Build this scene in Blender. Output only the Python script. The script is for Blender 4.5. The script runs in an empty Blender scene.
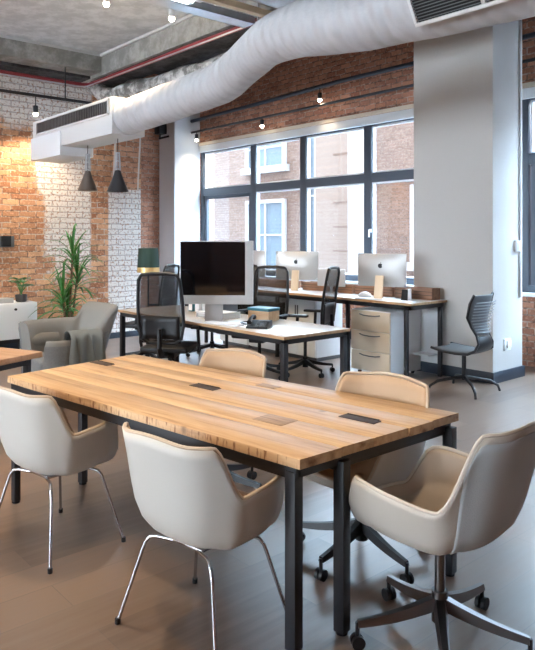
import bpy, bmesh, math, random
from mathutils import Vector, Matrix, noise
random.seed(7)
SC = bpy.context.scene
COL = SC.collection
PI = math.pi

# ------------------------------------------------------------------ camera
YAW = math.radians(49.0)
cam = bpy.data.cameras.new('camera')
cam.sensor_fit = 'VERTICAL'; cam.sensor_height = 36.0
cam.lens = 670.0 / 650.0 * 36.0
cam.shift_y = -(325.0 - 238.0) / 650.0
cam.clip_start = 0.05; cam.clip_end = 200
co = bpy.data.objects.new('camera', cam); COL.objects.link(co)
co.location = (0, 0, 1.57); co.rotation_euler = (PI / 2, 0, YAW)
SC.camera = co

# ------------------------------------------------------------------ world, sun, exposure
w = bpy.data.worlds.new('sky'); SC.world = w; w.use_nodes = True
bg = w.node_tree.nodes['Background']
bg.inputs[0].default_value = (0.76, 0.88, 1.0, 1); bg.inputs[1].default_value = 13.0
sl = bpy.data.lights.new('sun', 'SUN'); sl.energy = 1.2; sl.angle = math.radians(3); sl.color = (1, 0.96, 0.9)
so = bpy.data.objects.new('sun', sl); COL.objects.link(so)
so.rotation_euler = Vector((0.25, 0.75, -1.0)).to_track_quat('-Z', 'Y').to_euler(); so.location = (0, -20, 20)
# area lamp added outside the windows to stand in for sky light
al = bpy.data.lights.new('added_daylight_lamp', 'AREA'); al.shape = 'RECTANGLE'; al.size = 12; al.size_y = 1.8; al.energy = 1500; al.color = (0.68, 0.84, 1.0)
ao = bpy.data.objects.new('added_daylight_lamp', al); COL.objects.link(ao); ao.location = (-4.5, 9.6, 5.6)
ao.rotation_euler = Vector((0.0, -4.6, -4.6)).to_track_quat('-Z', 'Y').to_euler()
SC.view_settings.view_transform = 'Standard'; SC.view_settings.look = 'None'
SC.view_settings.gamma = 1.0; SC.view_settings.exposure = 1.4
try: SC.view_settings.use_curve_mapping = False
except Exception: pass

# ------------------------------------------------------------------ materials
def mat(name, col, rough=0.5, metal=0.0, bump=0.0, bscale=40, emit=None, es=0, spec=None, vary=0.0, vscale=6, alpha=None, trans=0, coat=0):
    m = bpy.data.materials.new(name); m.use_nodes = True
    nt = m.node_tree; b = nt.nodes['Principled BSDF']
    b.inputs['Base Color'].default_value = (*col, 1); b.inputs['Roughness'].default_value = rough
    b.inputs['Metallic'].default_value = metal
    if spec is not None: b.inputs['Specular IOR Level'].default_value = spec
    if coat: b.inputs['Coat Weight'].default_value = coat; b.inputs['Coat Roughness'].default_value = 0.1
    if trans: b.inputs['Transmission Weight'].default_value = trans
    if alpha is not None: b.inputs['Alpha'].default_value = alpha
    tc = nt.nodes.new('ShaderNodeTexCoord')
    if vary:
        n = nt.nodes.new('ShaderNodeTexNoise'); n.inputs['Scale'].default_value = vscale; n.inputs['Detail'].default_value = 5
        nt.links.new(tc.outputs['Object'], n.inputs['Vector'])
        r = nt.nodes.new('ShaderNodeValToRGB')
        r.color_ramp.elements[0].position = 0.3; r.color_ramp.elements[1].position = 0.7
        r.color_ramp.elements[0].color = (*[c * (1 - vary) for c in col], 1)
        r.color_ramp.elements[1].color = (*[min(1, c * (1 + vary)) for c in col], 1)
        nt.links.new(n.outputs['Fac'], r.inputs['Fac']); nt.links.new(r.outputs['Color'], b.inputs['Base Color'])
    if bump:
        n = nt.nodes.new('ShaderNodeTexNoise'); n.inputs['Scale'].default_value = bscale; n.inputs['Detail'].default_value = 4
        bp = nt.nodes.new('ShaderNodeBump'); bp.inputs['Strength'].default_value = bump; bp.inputs['Distance'].default_value = 0.02
        nt.links.new(tc.outputs['Object'], n.inputs['Vector']); nt.links.new(n.outputs['Fac'], bp.inputs['Height'])
        nt.links.new(bp.outputs['Normal'], b.inputs['Normal'])
    if emit:
        b.inputs['Emission Color'].default_value = (*emit, 1); b.inputs['Emission Strength'].default_value = es
    return m

def N(nt, t, **kw):
    n = nt.nodes.new(t)
    for k, v in kw.items(): setattr(n, k, v)
    return n
def M_(nt, op, a, b=None, clamp=False):
    n = nt.nodes.new('ShaderNodeMath'); n.operation = op; n.use_clamp = clamp
    for i, x in enumerate((a, b)):
        if x is None: continue
        if isinstance(x, (int, float)): n.inputs[i].default_value = x
        else: nt.links.new(x, n.inputs[i])
    return n.outputs[0]
def MIX(nt, f, a, b, mode='MIX'):
    n = nt.nodes.new('ShaderNodeMix'); n.data_type = 'RGBA'; n.blend_type = mode
    for sock, x in ((n.inputs[0], f), (n.inputs[6], a), (n.inputs[7], b)):
        if isinstance(x, (int, float)): sock.default_value = x
        elif isinstance(x, tuple): sock.default_value = (*x, 1)
        else: nt.links.new(x, sock)
    return n.outputs[2]
def ss(nt, x, lo, hi):
    n = nt.nodes.new('ShaderNodeMapRange'); n.interpolation_type = 'SMOOTHSTEP'
    nt.links.new(x, n.inputs[0]); n.inputs[1].default_value = lo; n.inputs[2].default_value = hi
    return n.outputs[0]

def brick_mat(name, axis, c1, c2, mortar, painted=None, bw=0.24, bh=0.082, msize=0.009, stain=0.5):
    """axis 'X': wall in the y-z plane, 'Y': wall in the x-z plane"""
    m = bpy.data.materials.new(name); m.use_nodes = True
    nt = m.node_tree; L = nt.links; b = nt.nodes['Principled BSDF']
    tc = N(nt, 'ShaderNodeTexCoord'); sp = N(nt, 'ShaderNodeSeparateXYZ'); L.new(tc.outputs['Object'], sp.inputs[0])
    hor = sp.outputs[1] if axis == 'X' else sp.outputs[0]; z = sp.outputs[2]
    cb = N(nt, 'ShaderNodeCombineXYZ'); L.new(hor, cb.inputs[0]); L.new(z, cb.inputs[1])
    wn = N(nt, 'ShaderNodeTexNoise'); wn.inputs['Scale'].default_value = 9; wn.inputs['Detail'].default_value = 3
    L.new(tc.outputs['Object'], wn.inputs['Vector'])
    off = N(nt, 'ShaderNodeVectorMath', operation='SCALE'); L.new(wn.outputs['Color'], off.inputs[0]); off.inputs['Scale'].default_value = 0.03
    add = N(nt, 'ShaderNodeVectorMath', operation='ADD'); L.new(cb.outputs[0], add.inputs[0]); L.new(off.outputs[0], add.inputs[1])
    br = N(nt, 'ShaderNodeTexBrick'); L.new(add.outputs[0], br.inputs['Vector'])
    br.inputs['Scale'].default_value = 1; br.inputs['Brick Width'].default_value = bw; br.inputs['Row Height'].default_value = bh
    br.inputs['Mortar Size'].default_value = msize; br.inputs['Mortar Smooth'].default_value = 0.4; br.inputs['Bias'].default_value = 0
    br.inputs['Color1'].default_value = (*c1, 1); br.inputs['Color2'].default_value = (*c2, 1); br.inputs['Mortar'].default_value = (*mortar, 1)
    st = N(nt, 'ShaderNodeTexNoise'); st.inputs['Scale'].default_value = 2.6; st.inputs['Detail'].default_value = 8; st.inputs['Roughness'].default_value = 0.7
    L.new(tc.outputs['Object'], st.inputs['Vector'])
    col = MIX(nt, M_(nt, 'MULTIPLY', ss(nt, st.outputs['Fac'], 0.42, 0.75), stain), br.outputs['Color'], tuple(x * 0.45 for x in c2))
    fine = N(nt, 'ShaderNodeTexNoise'); fine.inputs['Scale'].default_value = 30; fine.inputs['Detail'].default_value = 6
    L.new(tc.outputs['Object'], fine.inputs['Vector'])
    pat = N(nt, 'ShaderNodeTexNoise'); pat.inputs['Scale'].default_value = 11; pat.inputs['Detail'].default_value = 5; L.new(tc.outputs['Object'], pat.inputs['Vector'])
    dj = M_(nt, 'MULTIPLY', br.outputs['Fac'], ss(nt, pat.outputs['Fac'], 0.44, 0.56))   # open, dirty joints
    col = MIX(nt, M_(nt, 'MULTIPLY', dj, .8), col, tuple(x * 0.35 for x in c2))
    col = MIX(nt, M_(nt, 'MULTIPLY', ss(nt, fine.outputs['Fac'], 0.50, 0.70), .45), col, tuple(min(1, x * 1.25 + .06) for x in c1))
    if painted:
        fac = painted(nt, hor, z, st.outputs['Fac'], fine.outputs['Fac'])
        pc = MIX(nt, br.outputs['Fac'], (0.74, 0.70, 0.67), (0.44, 0.40, 0.38))
        pc = MIX(nt, M_(nt, 'MULTIPLY', ss(nt, fine.outputs['Fac'], 0.52, 0.64), 0.85), pc, (0.40, 0.24, 0.17))
        col = MIX(nt, fac, col, pc)
    L.new(col, b.inputs['Base Color']); b.inputs['Roughness'].default_value = 0.9
    h = M_(nt, 'ADD', M_(nt, 'MULTIPLY', br.outputs['Fac'], -1.0), M_(nt, 'MULTIPLY', fine.outputs['Fac'], 0.8))
    bp = N(nt, 'ShaderNodeBump'); bp.inputs['Strength'].default_value = 0.8; bp.inputs['Distance'].default_value = 0.012
    L.new(h, bp.inputs['Height']); L.new(bp.outputs['Normal'], b.inputs['Normal'])
    return m

def end_paint(nt, y, z, n1, n2):
    # old whitewash: two vertical bands and the top of the wall
    j = M_(nt, 'MULTIPLY', M_(nt, 'SUBTRACT', n1, 0.5), 0.9)
    y1 = M_(nt, 'ADD', M_(nt, 'ADD', y, M_(nt, 'MULTIPLY', z, 0.13)), j)
    a = ss(nt, y1, 4.15, 4.24)
    a2 = M_(nt, 'SUBTRACT', 1.0, ss(nt, M_(nt, 'ADD', y, M_(nt, 'MULTIPLY', j, 0.1)), 4.66, 4.70))
    low = ss(nt, M_(nt, 'ADD', z, M_(nt, 'MULTIPLY', j, 2.2)), 0.75, 1.25)
    band1 = M_(nt, 'MULTIPLY', M_(nt, 'MULTIPLY', a, a2), low)
    b1 = ss(nt, y, 4.96, 4.985)
    b2 = M_(nt, 'SUBTRACT', 1.0, ss(nt, M_(nt, 'ADD', z, M_(nt, 'MULTIPLY', j, 0.3)), 2.33, 2.40))
    band2 = M_(nt, 'MULTIPLY', b1, b2)
    top = ss(nt, M_(nt, 'ADD', z, j), 3.12, 3.3)
    topy = M_(nt, 'SUBTRACT', 1.0, ss(nt, y, 4.66, 4.72))
    f = M_(nt, 'MAXIMUM', M_(nt, 'MAXIMUM', band1, band2), M_(nt, 'MULTIPLY', top, topy))
    return f

def wood_mat(name, c1, c2, c3, board=None, rough=0.45, scale=1.0, spec=0.4, edge=False):
    m = bpy.data.materials.new(name); m.use_nodes = True
    nt = m.node_tree; L = nt.links; b = nt.nodes['Principled BSDF']
    tc = N(nt, 'ShaderNodeTexCoord'); sp = N(nt, 'ShaderNodeSeparateXYZ'); L.new(tc.outputs['Object'], sp.inputs[0])
    seed = 0.0
    if board:
        fl = M_(nt, 'FLOOR', M_(nt, 'DIVIDE', sp.outputs[1], board))
        wn = N(nt, 'ShaderNodeTexWhiteNoise', noise_dimensions='1D'); L.new(fl, wn.inputs['W']); seed = wn.outputs['Value']
    cb = N(nt, 'ShaderNodeCombineXYZ')
    L.new(M_(nt, 'MULTIPLY', M_(nt, 'ADD', sp.outputs[0], M_(nt, 'MULTIPLY', seed, 7.0)), 1.1 * scale), cb.inputs[0])
    L.new(M_(nt, 'MULTIPLY', sp.outputs[1], 14.0 * scale), cb.inputs[1]); L.new(M_(nt, 'MULTIPLY', sp.outputs[2], 8.0 * scale), cb.inputs[2])
    n = N(nt, 'ShaderNodeTexNoise'); n.inputs['Scale'].default_value = 1.6; n.inputs['Detail'].default_value = 9; n.inputs['Distortion'].default_value = 0.6
    n.inputs['Roughness'].default_value = 0.62
    L.new(cb.outputs[0], n.inputs['Vector'])
    r = N(nt, 'ShaderNodeValToRGB'); L.new(n.outputs['Fac'], r.inputs['Fac'])
    e = r.color_ramp.elements; e[0].position = 0.3; e[0].color = (*c3, 1); e[1].position = 0.62; e[1].color = (*c1, 1)
    k = e.new(0.45); k.color = (*c2, 1)
    col = r.outputs['Color']
    if board: col = MIX(nt, M_(nt, 'MULTIPLY', seed, 0.16), col, tuple(x * 0.6 for x in c2))
    # knots
    v = N(nt, 'ShaderNodeTexVoronoi'); v.inputs['Scale'].default_value = 2.4; L.new(tc.outputs['Object'], v.inputs['Vector'])
    kf = M_(nt, 'SUBTRACT', 1.0, ss(nt, v.outputs['Distance'], 0.02, 0.075))
    col = MIX(nt, M_(nt, 'MULTIPLY', kf, 0.75), col, tuple(x * 0.3 for x in c3))
    if edge:   # saw marks on the sawn plank edges
        ge = N(nt, 'ShaderNodeNewGeometry'); sg = N(nt, 'ShaderNodeSeparateXYZ'); L.new(ge.outputs['Normal'], sg.inputs[0])
        side = M_(nt, 'LESS_THAN', M_(nt, 'ABSOLUTE', sg.outputs[2]), 0.4)
        ce = N(nt, 'ShaderNodeCombineXYZ'); L.new(M_(nt, 'MULTIPLY', sp.outputs[0], 60.0), ce.inputs[0]); L.new(M_(nt, 'MULTIPLY', sp.outputs[2], 14.0), ce.inputs[1])
        ne = N(nt, 'ShaderNodeTexNoise'); ne.inputs['Scale'].default_value = 1; ne.inputs['Detail'].default_value = 4; L.new(ce.outputs[0], ne.inputs['Vector'])
        col = MIX(nt, M_(nt, 'MULTIPLY', side, ss(nt, ne.outputs['Fac'], .50, .68)), col, (0.20, 0.085, 0.03))
    L.new(col, b.inputs['Base Color']); b.inputs['Roughness'].default_value = rough; b.inputs['Specular IOR Level'].default_value = spec
    bp = N(nt, 'ShaderNodeBump'); bp.inputs['Strength'].default_value = 0.15; bp.inputs['Distance'].default_value = 0.01
    L.new(n.outputs['Fac'], bp.inputs['Height']); L.new(bp.outputs['Normal'], b.inputs['Normal'])
    return m

def floor_mat():
    m = bpy.data.materials.new('floor_planks'); m.use_nodes = True
    nt = m.node_tree; L = nt.links; b = nt.nodes['Principled BSDF']
    tc = N(nt, 'ShaderNodeTexCoord'); sp = N(nt, 'ShaderNodeSeparateXYZ'); L.new(tc.outputs['Object'], sp.inputs[0])
    cb = N(nt, 'ShaderNodeCombineXYZ'); L.new(sp.outputs[1], cb.inputs[0]); L.new(sp.outputs[0], cb.inputs[1])
    br = N(nt, 'ShaderNodeTexBrick'); L.new(cb.outputs[0], br.inputs['Vector']); br.offset = 0.37
    br.inputs['Scale'].default_value = 1; br.inputs['Brick Width'].default_value = 1.25; br.inputs['Row Height'].default_value = 0.225
    br.inputs['Mortar Size'].default_value = 0.0022; br.inputs['Mortar Smooth'].default_value = 0.3; br.inputs['Bias'].default_value = 0
    br.inputs['Color1'].default_value = (0.235, 0.152, 0.104, 1); br.inputs['Color2'].default_value = (0.095, 0.06, 0.042, 1)
    br.inputs['Mortar'].default_value = (0.10, 0.07, 0.055, 1)
    c2 = N(nt, 'ShaderNodeCombineXYZ'); L.new(M_(nt, 'MULTIPLY', sp.outputs[1], 1.3), c2.inputs[0]); L.new(M_(nt, 'MULTIPLY', sp.outputs[0], 16.0), c2.inputs[1])
    n = N(nt, 'ShaderNodeTexNoise'); n.inputs['Scale'].default_value = 1.5; n.inputs['Detail'].default_value = 8; L.new(c2.outputs[0], n.inputs['Vector'])
    col = MIX(nt, M_(nt, 'MULTIPLY', ss(nt, n.outputs['Fac'], 0.35, 0.7), .6), br.outputs['Color'], (0.21, 0.155, 0.12))
    n3 = N(nt, 'ShaderNodeTexNoise'); n3.inputs['Scale'].default_value = 0.9; n3.inputs['Detail'].default_value = 3; L.new(tc.outputs['Object'], n3.inputs['Vector'])
    col = MIX(nt, M_(nt, 'MULTIPLY', ss(nt, n3.outputs['Fac'], 0.45, 0.7), 0.35), col, (0.12, 0.09, 0.075))
    L.new(col, b.inputs['Base Color'])
    L.new(M_(nt, 'ADD', 0.28, M_(nt, 'MULTIPLY', n.outputs['Fac'], 0.16)), b.inputs['Roughness'])
    b.inputs['Specular IOR Level'].default_value = 0.7; b.inputs['Coat Weight'].default_value = 0.4; b.inputs['Coat Roughness'].default_value = 0.3
    bp = N(nt, 'ShaderNodeBump'); bp.inputs['Strength'].default_value = 0.12; bp.inputs['Distance'].default_value = 0.006
    L.new(n.outputs['Fac'], bp.inputs['Height']); L.new(bp.outputs['Normal'], b.inputs['Normal'])
    return m

def rough_mat(name, c1, c2, scale=3, bump=0.8, rough=0.9):
    m = bpy.data.materials.new(name); m.use_nodes = True
    nt = m.node_tree; L = nt.links; b = nt.nodes['Principled BSDF']
    tc = N(nt, 'ShaderNodeTexCoord'); n = N(nt, 'ShaderNodeTexNoise'); n.inputs['Scale'].default_value = scale
    n.inputs['Detail'].default_value = 10; n.inputs['Roughness'].default_value = 0.7; L.new(tc.outputs['Object'], n.inputs['Vector'])
    L.new(MIX(nt, ss(nt, n.outputs['Fac'], 0.4, 0.62), c1, c2), b.inputs['Base Color']); b.inputs['Roughness'].default_value = rough
    bp = N(nt, 'ShaderNodeBump'); bp.inputs['Strength'].default_value = bump; bp.inputs['Distance'].default_value = 0.02
    L.new(n.outputs['Fac'], bp.inputs['Height']); L.new(bp.outputs['Normal'], b.inputs['Normal'])
    return m

def duct_mat():
    m = mat('white_duct_fabric', (0.50, 0.505, 0.525), 0.5)
    nt = m.node_tree; L = nt.links; tc = N(nt, 'ShaderNodeTexCoord')
    wv = N(nt, 'ShaderNodeTexWave'); wv.inputs['Scale'].default_value = 2.6; wv.inputs['Distortion'].default_value = 2.2; wv.inputs['Detail'].default_value = 3
    L.new(tc.outputs['Object'], wv.inputs['Vector'])
    n = N(nt, 'ShaderNodeTexNoise'); n.inputs['Scale'].default_value = 14; n.inputs['Detail'].default_value = 4; L.new(tc.outputs['Object'], n.inputs['Vector'])
    bp = N(nt, 'ShaderNodeBump'); bp.inputs['Strength'].default_value = .55; bp.inputs['Distance'].default_value = 0.025
    L.new(M_(nt, 'ADD', wv.outputs['Fac'], M_(nt, 'MULTIPLY', n.outputs['Fac'], .7)), bp.inputs['Height']); L.new(bp.outputs['Normal'], nt.nodes['Principled BSDF'].inputs['Normal'])
    return m

M = {
 'white_wall': mat('white_paint', (0.66, 0.67, 0.68), 0.85, bump=0.05),
 'white_trim': mat('white_trim', (0.78, 0.80, 0.82), 0.5),
 'cream': mat('cream_stone', (0.72, 0.62, 0.5), 0.8, bump=.1),
 'floor': floor_mat(),
 'concrete': rough_mat('ceiling_concrete', (0.43, 0.46, 0.49), (0.58, 0.61, 0.64), 4.5, 0.35),
 'beam': rough_mat('beam_plaster', (0.20, 0.195, 0.18), (0.36, 0.35, 0.33), 3.0, 0.6),
 'dark_soffit': rough_mat('dark_rough_soffit', (0.012, 0.012, 0.015), (0.06, 0.06, 0.065), 5, 1.0),  # near-black rough surface for the bay ceiling and beam undersides
 'lag': rough_mat('lagging_plaster', (0.16, 0.155, 0.15), (0.62, 0.62, 0.61), 7, 1.0),
 'duct': duct_mat(),
 'duct_metal': mat('painted_duct_metal', (0.66, 0.66, 0.66), 0.5),
 'galv': mat('galvanised_steel', (0.55, 0.58, 0.62), 0.3, 0.9, vary=.15),
 'red': mat('red_pipe_paint', (0.24, 0.022, 0.03), 0.4),
 'black': mat('black_powder_coat', (0.012, 0.013, 0.017), 0.42, bump=.03),
 'dark_frame': mat('anthracite_window_frame', (0.07, 0.085, 0.11), 0.4),
 'skirt': mat('navy_skirting', (0.025, 0.034, 0.05), 0.5),
 'rail': mat('steel_blue_conduit', (0.05, 0.06, 0.08), 0.35, 0.3),
 'chrome': mat('polished_chrome', (0.50, 0.50, 0.52), 0.16, 1.0),
 'dark_chrome': mat('dark_chrome', (0.16, 0.155, 0.155), 0.3, 1.0),
 'shell': mat('offwhite_shell_plastic', (0.57, 0.54, 0.49), 0.42),
 'pad': mat('tan_seat_liner', (0.46, 0.32, 0.21), 0.7, bump=.1, bscale=200),
 'rim': mat('tan_edge', (0.50, 0.40, 0.30), 0.5),
 'greige': mat('greige_leather', (0.48, 0.435, 0.38), 0.42, bump=.04, bscale=120),
 'greige_in': mat('taupe_leather_inside', (0.36, 0.29, 0.23), 0.5, bump=.05, bscale=120),
 'greypanel': mat('grey_fabric_panel', (0.45, 0.475, 0.48), 0.75, bump=.1, bscale=250),
 'armchair': mat('grey_wool', (0.20, 0.20, 0.20), 0.9, bump=.2, bscale=160, vary=.08, vscale=60),
 'armchair_in': mat('taupe_wool', (0.25, 0.24, 0.225), 0.9, bump=.2, bscale=160),
 'blanket': mat('grey_green_throw', (0.20, 0.215, 0.21), 0.95, bump=.4, bscale=90),
 'ped': mat('beige_lacquer', (0.66, 0.57, 0.45), 0.4),
 'white_lacq': mat('white_lacquer', (0.76, 0.79, 0.81), 0.35),
 'desk_white': mat('white_laminate', (0.80, 0.80, 0.80), 0.25),
 'desk_edge': wood_mat('plywood_edge', (0.55, 0.36, 0.2), (0.48, 0.29, 0.15), (0.36, 0.2, 0.1)),
 'desk_grey': mat('pale_ash_laminate', (0.60, 0.53, 0.46), 0.22, vary=.06, vscale=3),
 'walnut': wood_mat('walnut_box', (0.33, 0.17, 0.10), (0.26, 0.13, 0.075), (0.15, 0.07, 0.04)),
 'table': wood_mat('rustic_oak', (0.62, 0.42, 0.24), (0.54, 0.34, 0.18), (0.36, 0.20, 0.10), board=0.205, rough=0.42, edge=True),
 'table_edge': wood_mat('oak_end', (0.66, 0.39, 0.17), (0.52, 0.27, 0.09), (0.25, 0.11, 0.04), scale=2.5),
 'table2': wood_mat('light_oak', (0.52, 0.32, 0.2), (0.46, 0.27, 0.16), (0.36, 0.2, 0.11)),
 'flap': wood_mat('aged_oak_flap', (0.42, 0.27, 0.15), (0.30, 0.19, 0.11), (0.2, 0.12, 0.07), scale=3),
 'slot': mat('dark_slot', (0.04, 0.022, 0.014), 0.6),
 'brass': mat('brass', (0.75, 0.52, 0.25), 0.3, 1.0),
 'plaster_beige': mat('beige_timber', (0.62, 0.50, 0.33), 0.6, vary=.1),
 'blackplastic': mat('black_plastic', (0.010, 0.010, 0.012), 0.42, spec=.35),
 'greyplastic': mat('grey_plastic', (0.12, 0.13, 0.14), 0.5),
 'alu': mat('brushed_aluminium', (0.50, 0.49, 0.48), 0.42, 0.5),
 'alu_white': mat('silver_white_bezel', (0.72, 0.72, 0.71), 0.35, 0.15),
 'goldstand': mat('pale_gold_stand', (0.66, 0.50, 0.34), 0.35, 0.5),
 'screen': mat('dark_screen', (0.006, 0.006, 0.008), 0.06, spec=0.9),
 'leaf': mat('plant_leaf', (0.055, 0.22, 0.045), 0.45, vary=.4, vscale=9),
 'leaf2': mat('glossy_leaf', (0.03, 0.16, 0.04), 0.3, vary=.3),
 'cane': mat('brown_cane', (0.17, 0.12, 0.07), 0.8, bump=.4),
 'pot': mat('dark_grey_pot', (0.07, 0.065, 0.065), 0.6),
 'soil': mat('potting_soil', (0.03, 0.02, 0.015), 1.0, bump=.5),
 'greenshade': mat('dark_green_lampshade', (0.012, 0.042, 0.034), 0.7, bump=.1, bscale=200),
 'goldband': mat('gold_lampshade_trim', (0.7, 0.5, 0.22), 0.4, 0.6),
 'cone': mat('taupe_pendant_cone', (0.20, 0.165, 0.14), 0.35, 0.5),
 'cone2': mat('charcoal_pendant_cone', (0.06, 0.06, 0.065), 0.4, 0.4),
 'bulb': mat('lit_bulb', (1, .95, .85), 0.3, emit=(1.0, 0.88, 0.68), es=14),
 'tube': mat('lit_tube', (1, 1, 1), 0.3, emit=(0.92, 0.97, 1.0), es=6),
 'paper': mat('white_paper', (0.8, 0.8, 0.8), 0.8),
 'teal': mat('teal_plastic', (0.03, 0.16, 0.2), 0.4),
 'bluebook': mat('blue_cloth', (0.05, 0.09, 0.2), 0.7),
 'glass': None,
 'bin': mat('pink_paper', (0.6, 0.35, 0.35), 0.8),
}
M['end_brick'] = brick_mat('end_wall_brick', 'X', (0.70, 0.40, 0.23), (0.36, 0.15, 0.075), (0.56, 0.47, 0.38), painted=end_paint, stain=.55)
M['red_brick2'] = brick_mat('pier_brick', 'X', (0.60, 0.33, 0.21), (0.40, 0.19, 0.11), (0.46, 0.38, 0.31), stain=.3)
M['red_brick'] = brick_mat('recess_brick', 'X', (0.50, 0.25, 0.16), (0.36, 0.15, 0.09), (0.42, 0.33, 0.27), stain=.4)
M['win_brick'] = brick_mat('window_wall_brick', 'Y', (0.52, 0.25, 0.16), (0.30, 0.12, 0.072), (0.50, 0.38, 0.31), bw=.2, bh=0.08, msize=0.010, stain=.45)
M['facade'] = brick_mat('facade_brick', 'Y', (0.27, 0.19, 0.15), (0.22, 0.15, 0.12), (0.29, 0.245, 0.215), bw=0.26, bh=0.085, stain=.1)
M['back_brick'] = brick_mat('back_wall_brick', 'Y', (0.42, 0.19, 0.115), (0.29, 0.12, 0.072), (0.30, 0.21, 0.165))
# glass
g = bpy.data.materials.new('window_glass'); g.use_nodes = True
nt = g.node_tree; nt.nodes.clear()
o_ = N(nt, 'ShaderNodeOutputMaterial'); tr = N(nt, 'ShaderNodeBsdfTransparent'); gl = N(nt, 'ShaderNodeBsdfGlossy'); mx = N(nt, 'ShaderNodeMixShader')
tr.inputs[0].default_value = (0.86, 0.94, 1.0, 1); gl.inputs['Roughness'].default_value = 0.02; mx.inputs[0].default_value = 0.06
nt.links.new(tr.outputs[0], mx.inputs[1]); nt.links.new(gl.outputs[0], mx.inputs[2]); nt.links.new(mx.outputs[0], o_.inputs[0])
M['glass'] = g
# see-through chair mesh
g = bpy.data.materials.new('black_chair_mesh'); g.use_nodes = True
nt = g.node_tree; pb = nt.nodes['Principled BSDF']; pb.inputs['Base Color'].default_value = (0.012, 0.014, 0.018, 1); pb.inputs['Roughness'].default_value = .6
tr = N(nt, 'ShaderNodeBsdfTransparent'); mx = N(nt, 'ShaderNodeMixShader'); mx.inputs[0].default_value = 0.5
nt.links.new(tr.outputs[0], mx.inputs[1]); nt.links.new(pb.outputs[0], mx.inputs[2]); nt.links.new(mx.outputs[0], nt.nodes['Material Output'].inputs[0])
M['mesh'] = g

# ------------------------------------------------------------------ mesh builder
class B:
    def __init__(s): s.bm = bmesh.new()
    def box(s, x0, x1, y0, y1, z0, z1, bev=0.0, mtx=None, seg=2):
        t = bmesh.new(); bmesh.ops.create_cube(t, size=1)
        for v in t.verts:
            v.co = Vector(((x0 + x1) / 2 + v.co.x * (x1 - x0), (y0 + y1) / 2 + v.co.y * (y1 - y0), (z0 + z1) / 2 + v.co.z * (z1 - z0)))
        if bev: bmesh.ops.bevel(t, geom=list(t.edges), offset=bev, segments=seg, affect='EDGES', profile=0.6)
        return s._merge(t, mtx)
    def _merge(s, t, mtx=None):
        if mtx is not None: bmesh.ops.transform(t, matrix=mtx, verts=t.verts)
        me = bpy.data.meshes.new('tmp'); t.to_mesh(me); t.free(); s.bm.from_mesh(me); bpy.data.meshes.remove(me); return s
    def grid(s, rows, close_u=False, close_v=False, cap=False):
        """rows: list of lists of points"""
        vs = [[s.bm.verts.new(p) for p in r] for r in rows]
        nu = len(rows); nv = len(rows[0])
        for i in range(nu if close_u else nu - 1):
            for j in range(nv if close_v else nv - 1):
                a, b, c, d = vs[i][j], vs[i][(j + 1) % nv], vs[(i + 1) % nu][(j + 1) % nv], vs[(i + 1) % nu][j]
                try: s.bm.faces.new((a, b, c, d))
                except ValueError: pass
        if cap and not close_u:
            try: s.bm.faces.new(vs[0]); s.bm.faces.new(list(reversed(vs[-1])))
            except ValueError: pass
        return s
    def tube(s, pts, r, n=10, closed=False, flat=1.0, up=None):
        pts = [Vector(p) for p in pts]; k = len(pts); rows = []
        rs = r if isinstance(r, (list, tuple)) else [r] * k
        ref = None
        for i, p in enumerate(pts):
            a = pts[(i - 1) % k] if (closed or i > 0) else p; b = pts[(i + 1) % k] if (closed or i < k - 1) else p
            t = (b - a).normalized()
            if ref is None:
                ref = Vector(up) if up else (Vector((0, 0, 1)) if abs(t.z) < 0.9 else Vector((1, 0, 0)))
            u = (ref - t * ref.dot(t)).normalized(); v = t.cross(u); ref = u
            rows.append([p + (u * math.cos(2 * PI * j / n) * flat + v * math.sin(2 * PI * j / n)) * rs[i] for j in range(n)])
        return s.grid(rows, close_u=closed, close_v=True, cap=not closed)
    def lathe(s, prof, c=(0, 0), n=24, z=0):
        rows = [[(c[0] + r * math.cos(2 * PI * j / n), c[1] + r * math.sin(2 * PI * j / n), z + h) for j in range(n)] for r, h in prof]
        return s.grid(rows, close_v=True, cap=True)
    def cyl(s, p0, p1, r, n=16): return s.tube([p0, p1], r, n)
    def bar(s, p0, p1, w_, h_, bev=0.0):
        p0, p1 = Vector(p0), Vector(p1); d = p1 - p0; L = d.length
        q = d.to_track_quat('X', 'Z').to_matrix().to_4x4(); q.translation = (p0 + p1) / 2
        return s.box(-L / 2, L / 2, -w_ / 2, w_ / 2, -h_ / 2, h_ / 2, bev, q)
    def prism(s, poly, axis, a, b):
        """poly: 2-D outline; axis 'x','y','z' extrusion from a to b"""
        f = {'x': lambda p, t: (t, p[0], p[1]), 'y': lambda p, t: (p[0], t, p[1]), 'z': lambda p, t: (p[0], p[1], t)}[axis]
        return s.grid([[f(p, a) for p in poly], [f(p, b) for p in poly]], close_v=True, cap=True)
    def build(s, name, m, parent=None, smooth=True, ang=35, **tags):
        bmesh.ops.recalc_face_normals(s.bm, faces=s.bm.faces)
        me = bpy.data.meshes.new(name); s.bm.to_mesh(me); s.bm.free()
        if smooth:
            for p in me.polygons: p.use_smooth = True
            me.set_sharp_from_angle(angle=math.radians(ang))
        me.materials.append(m)
        o = bpy.data.objects.new(name, me); COL.objects.link(o)
        if parent: o.parent = parent
        for k, v in tags.items(): o[k] = v
        return o

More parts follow.
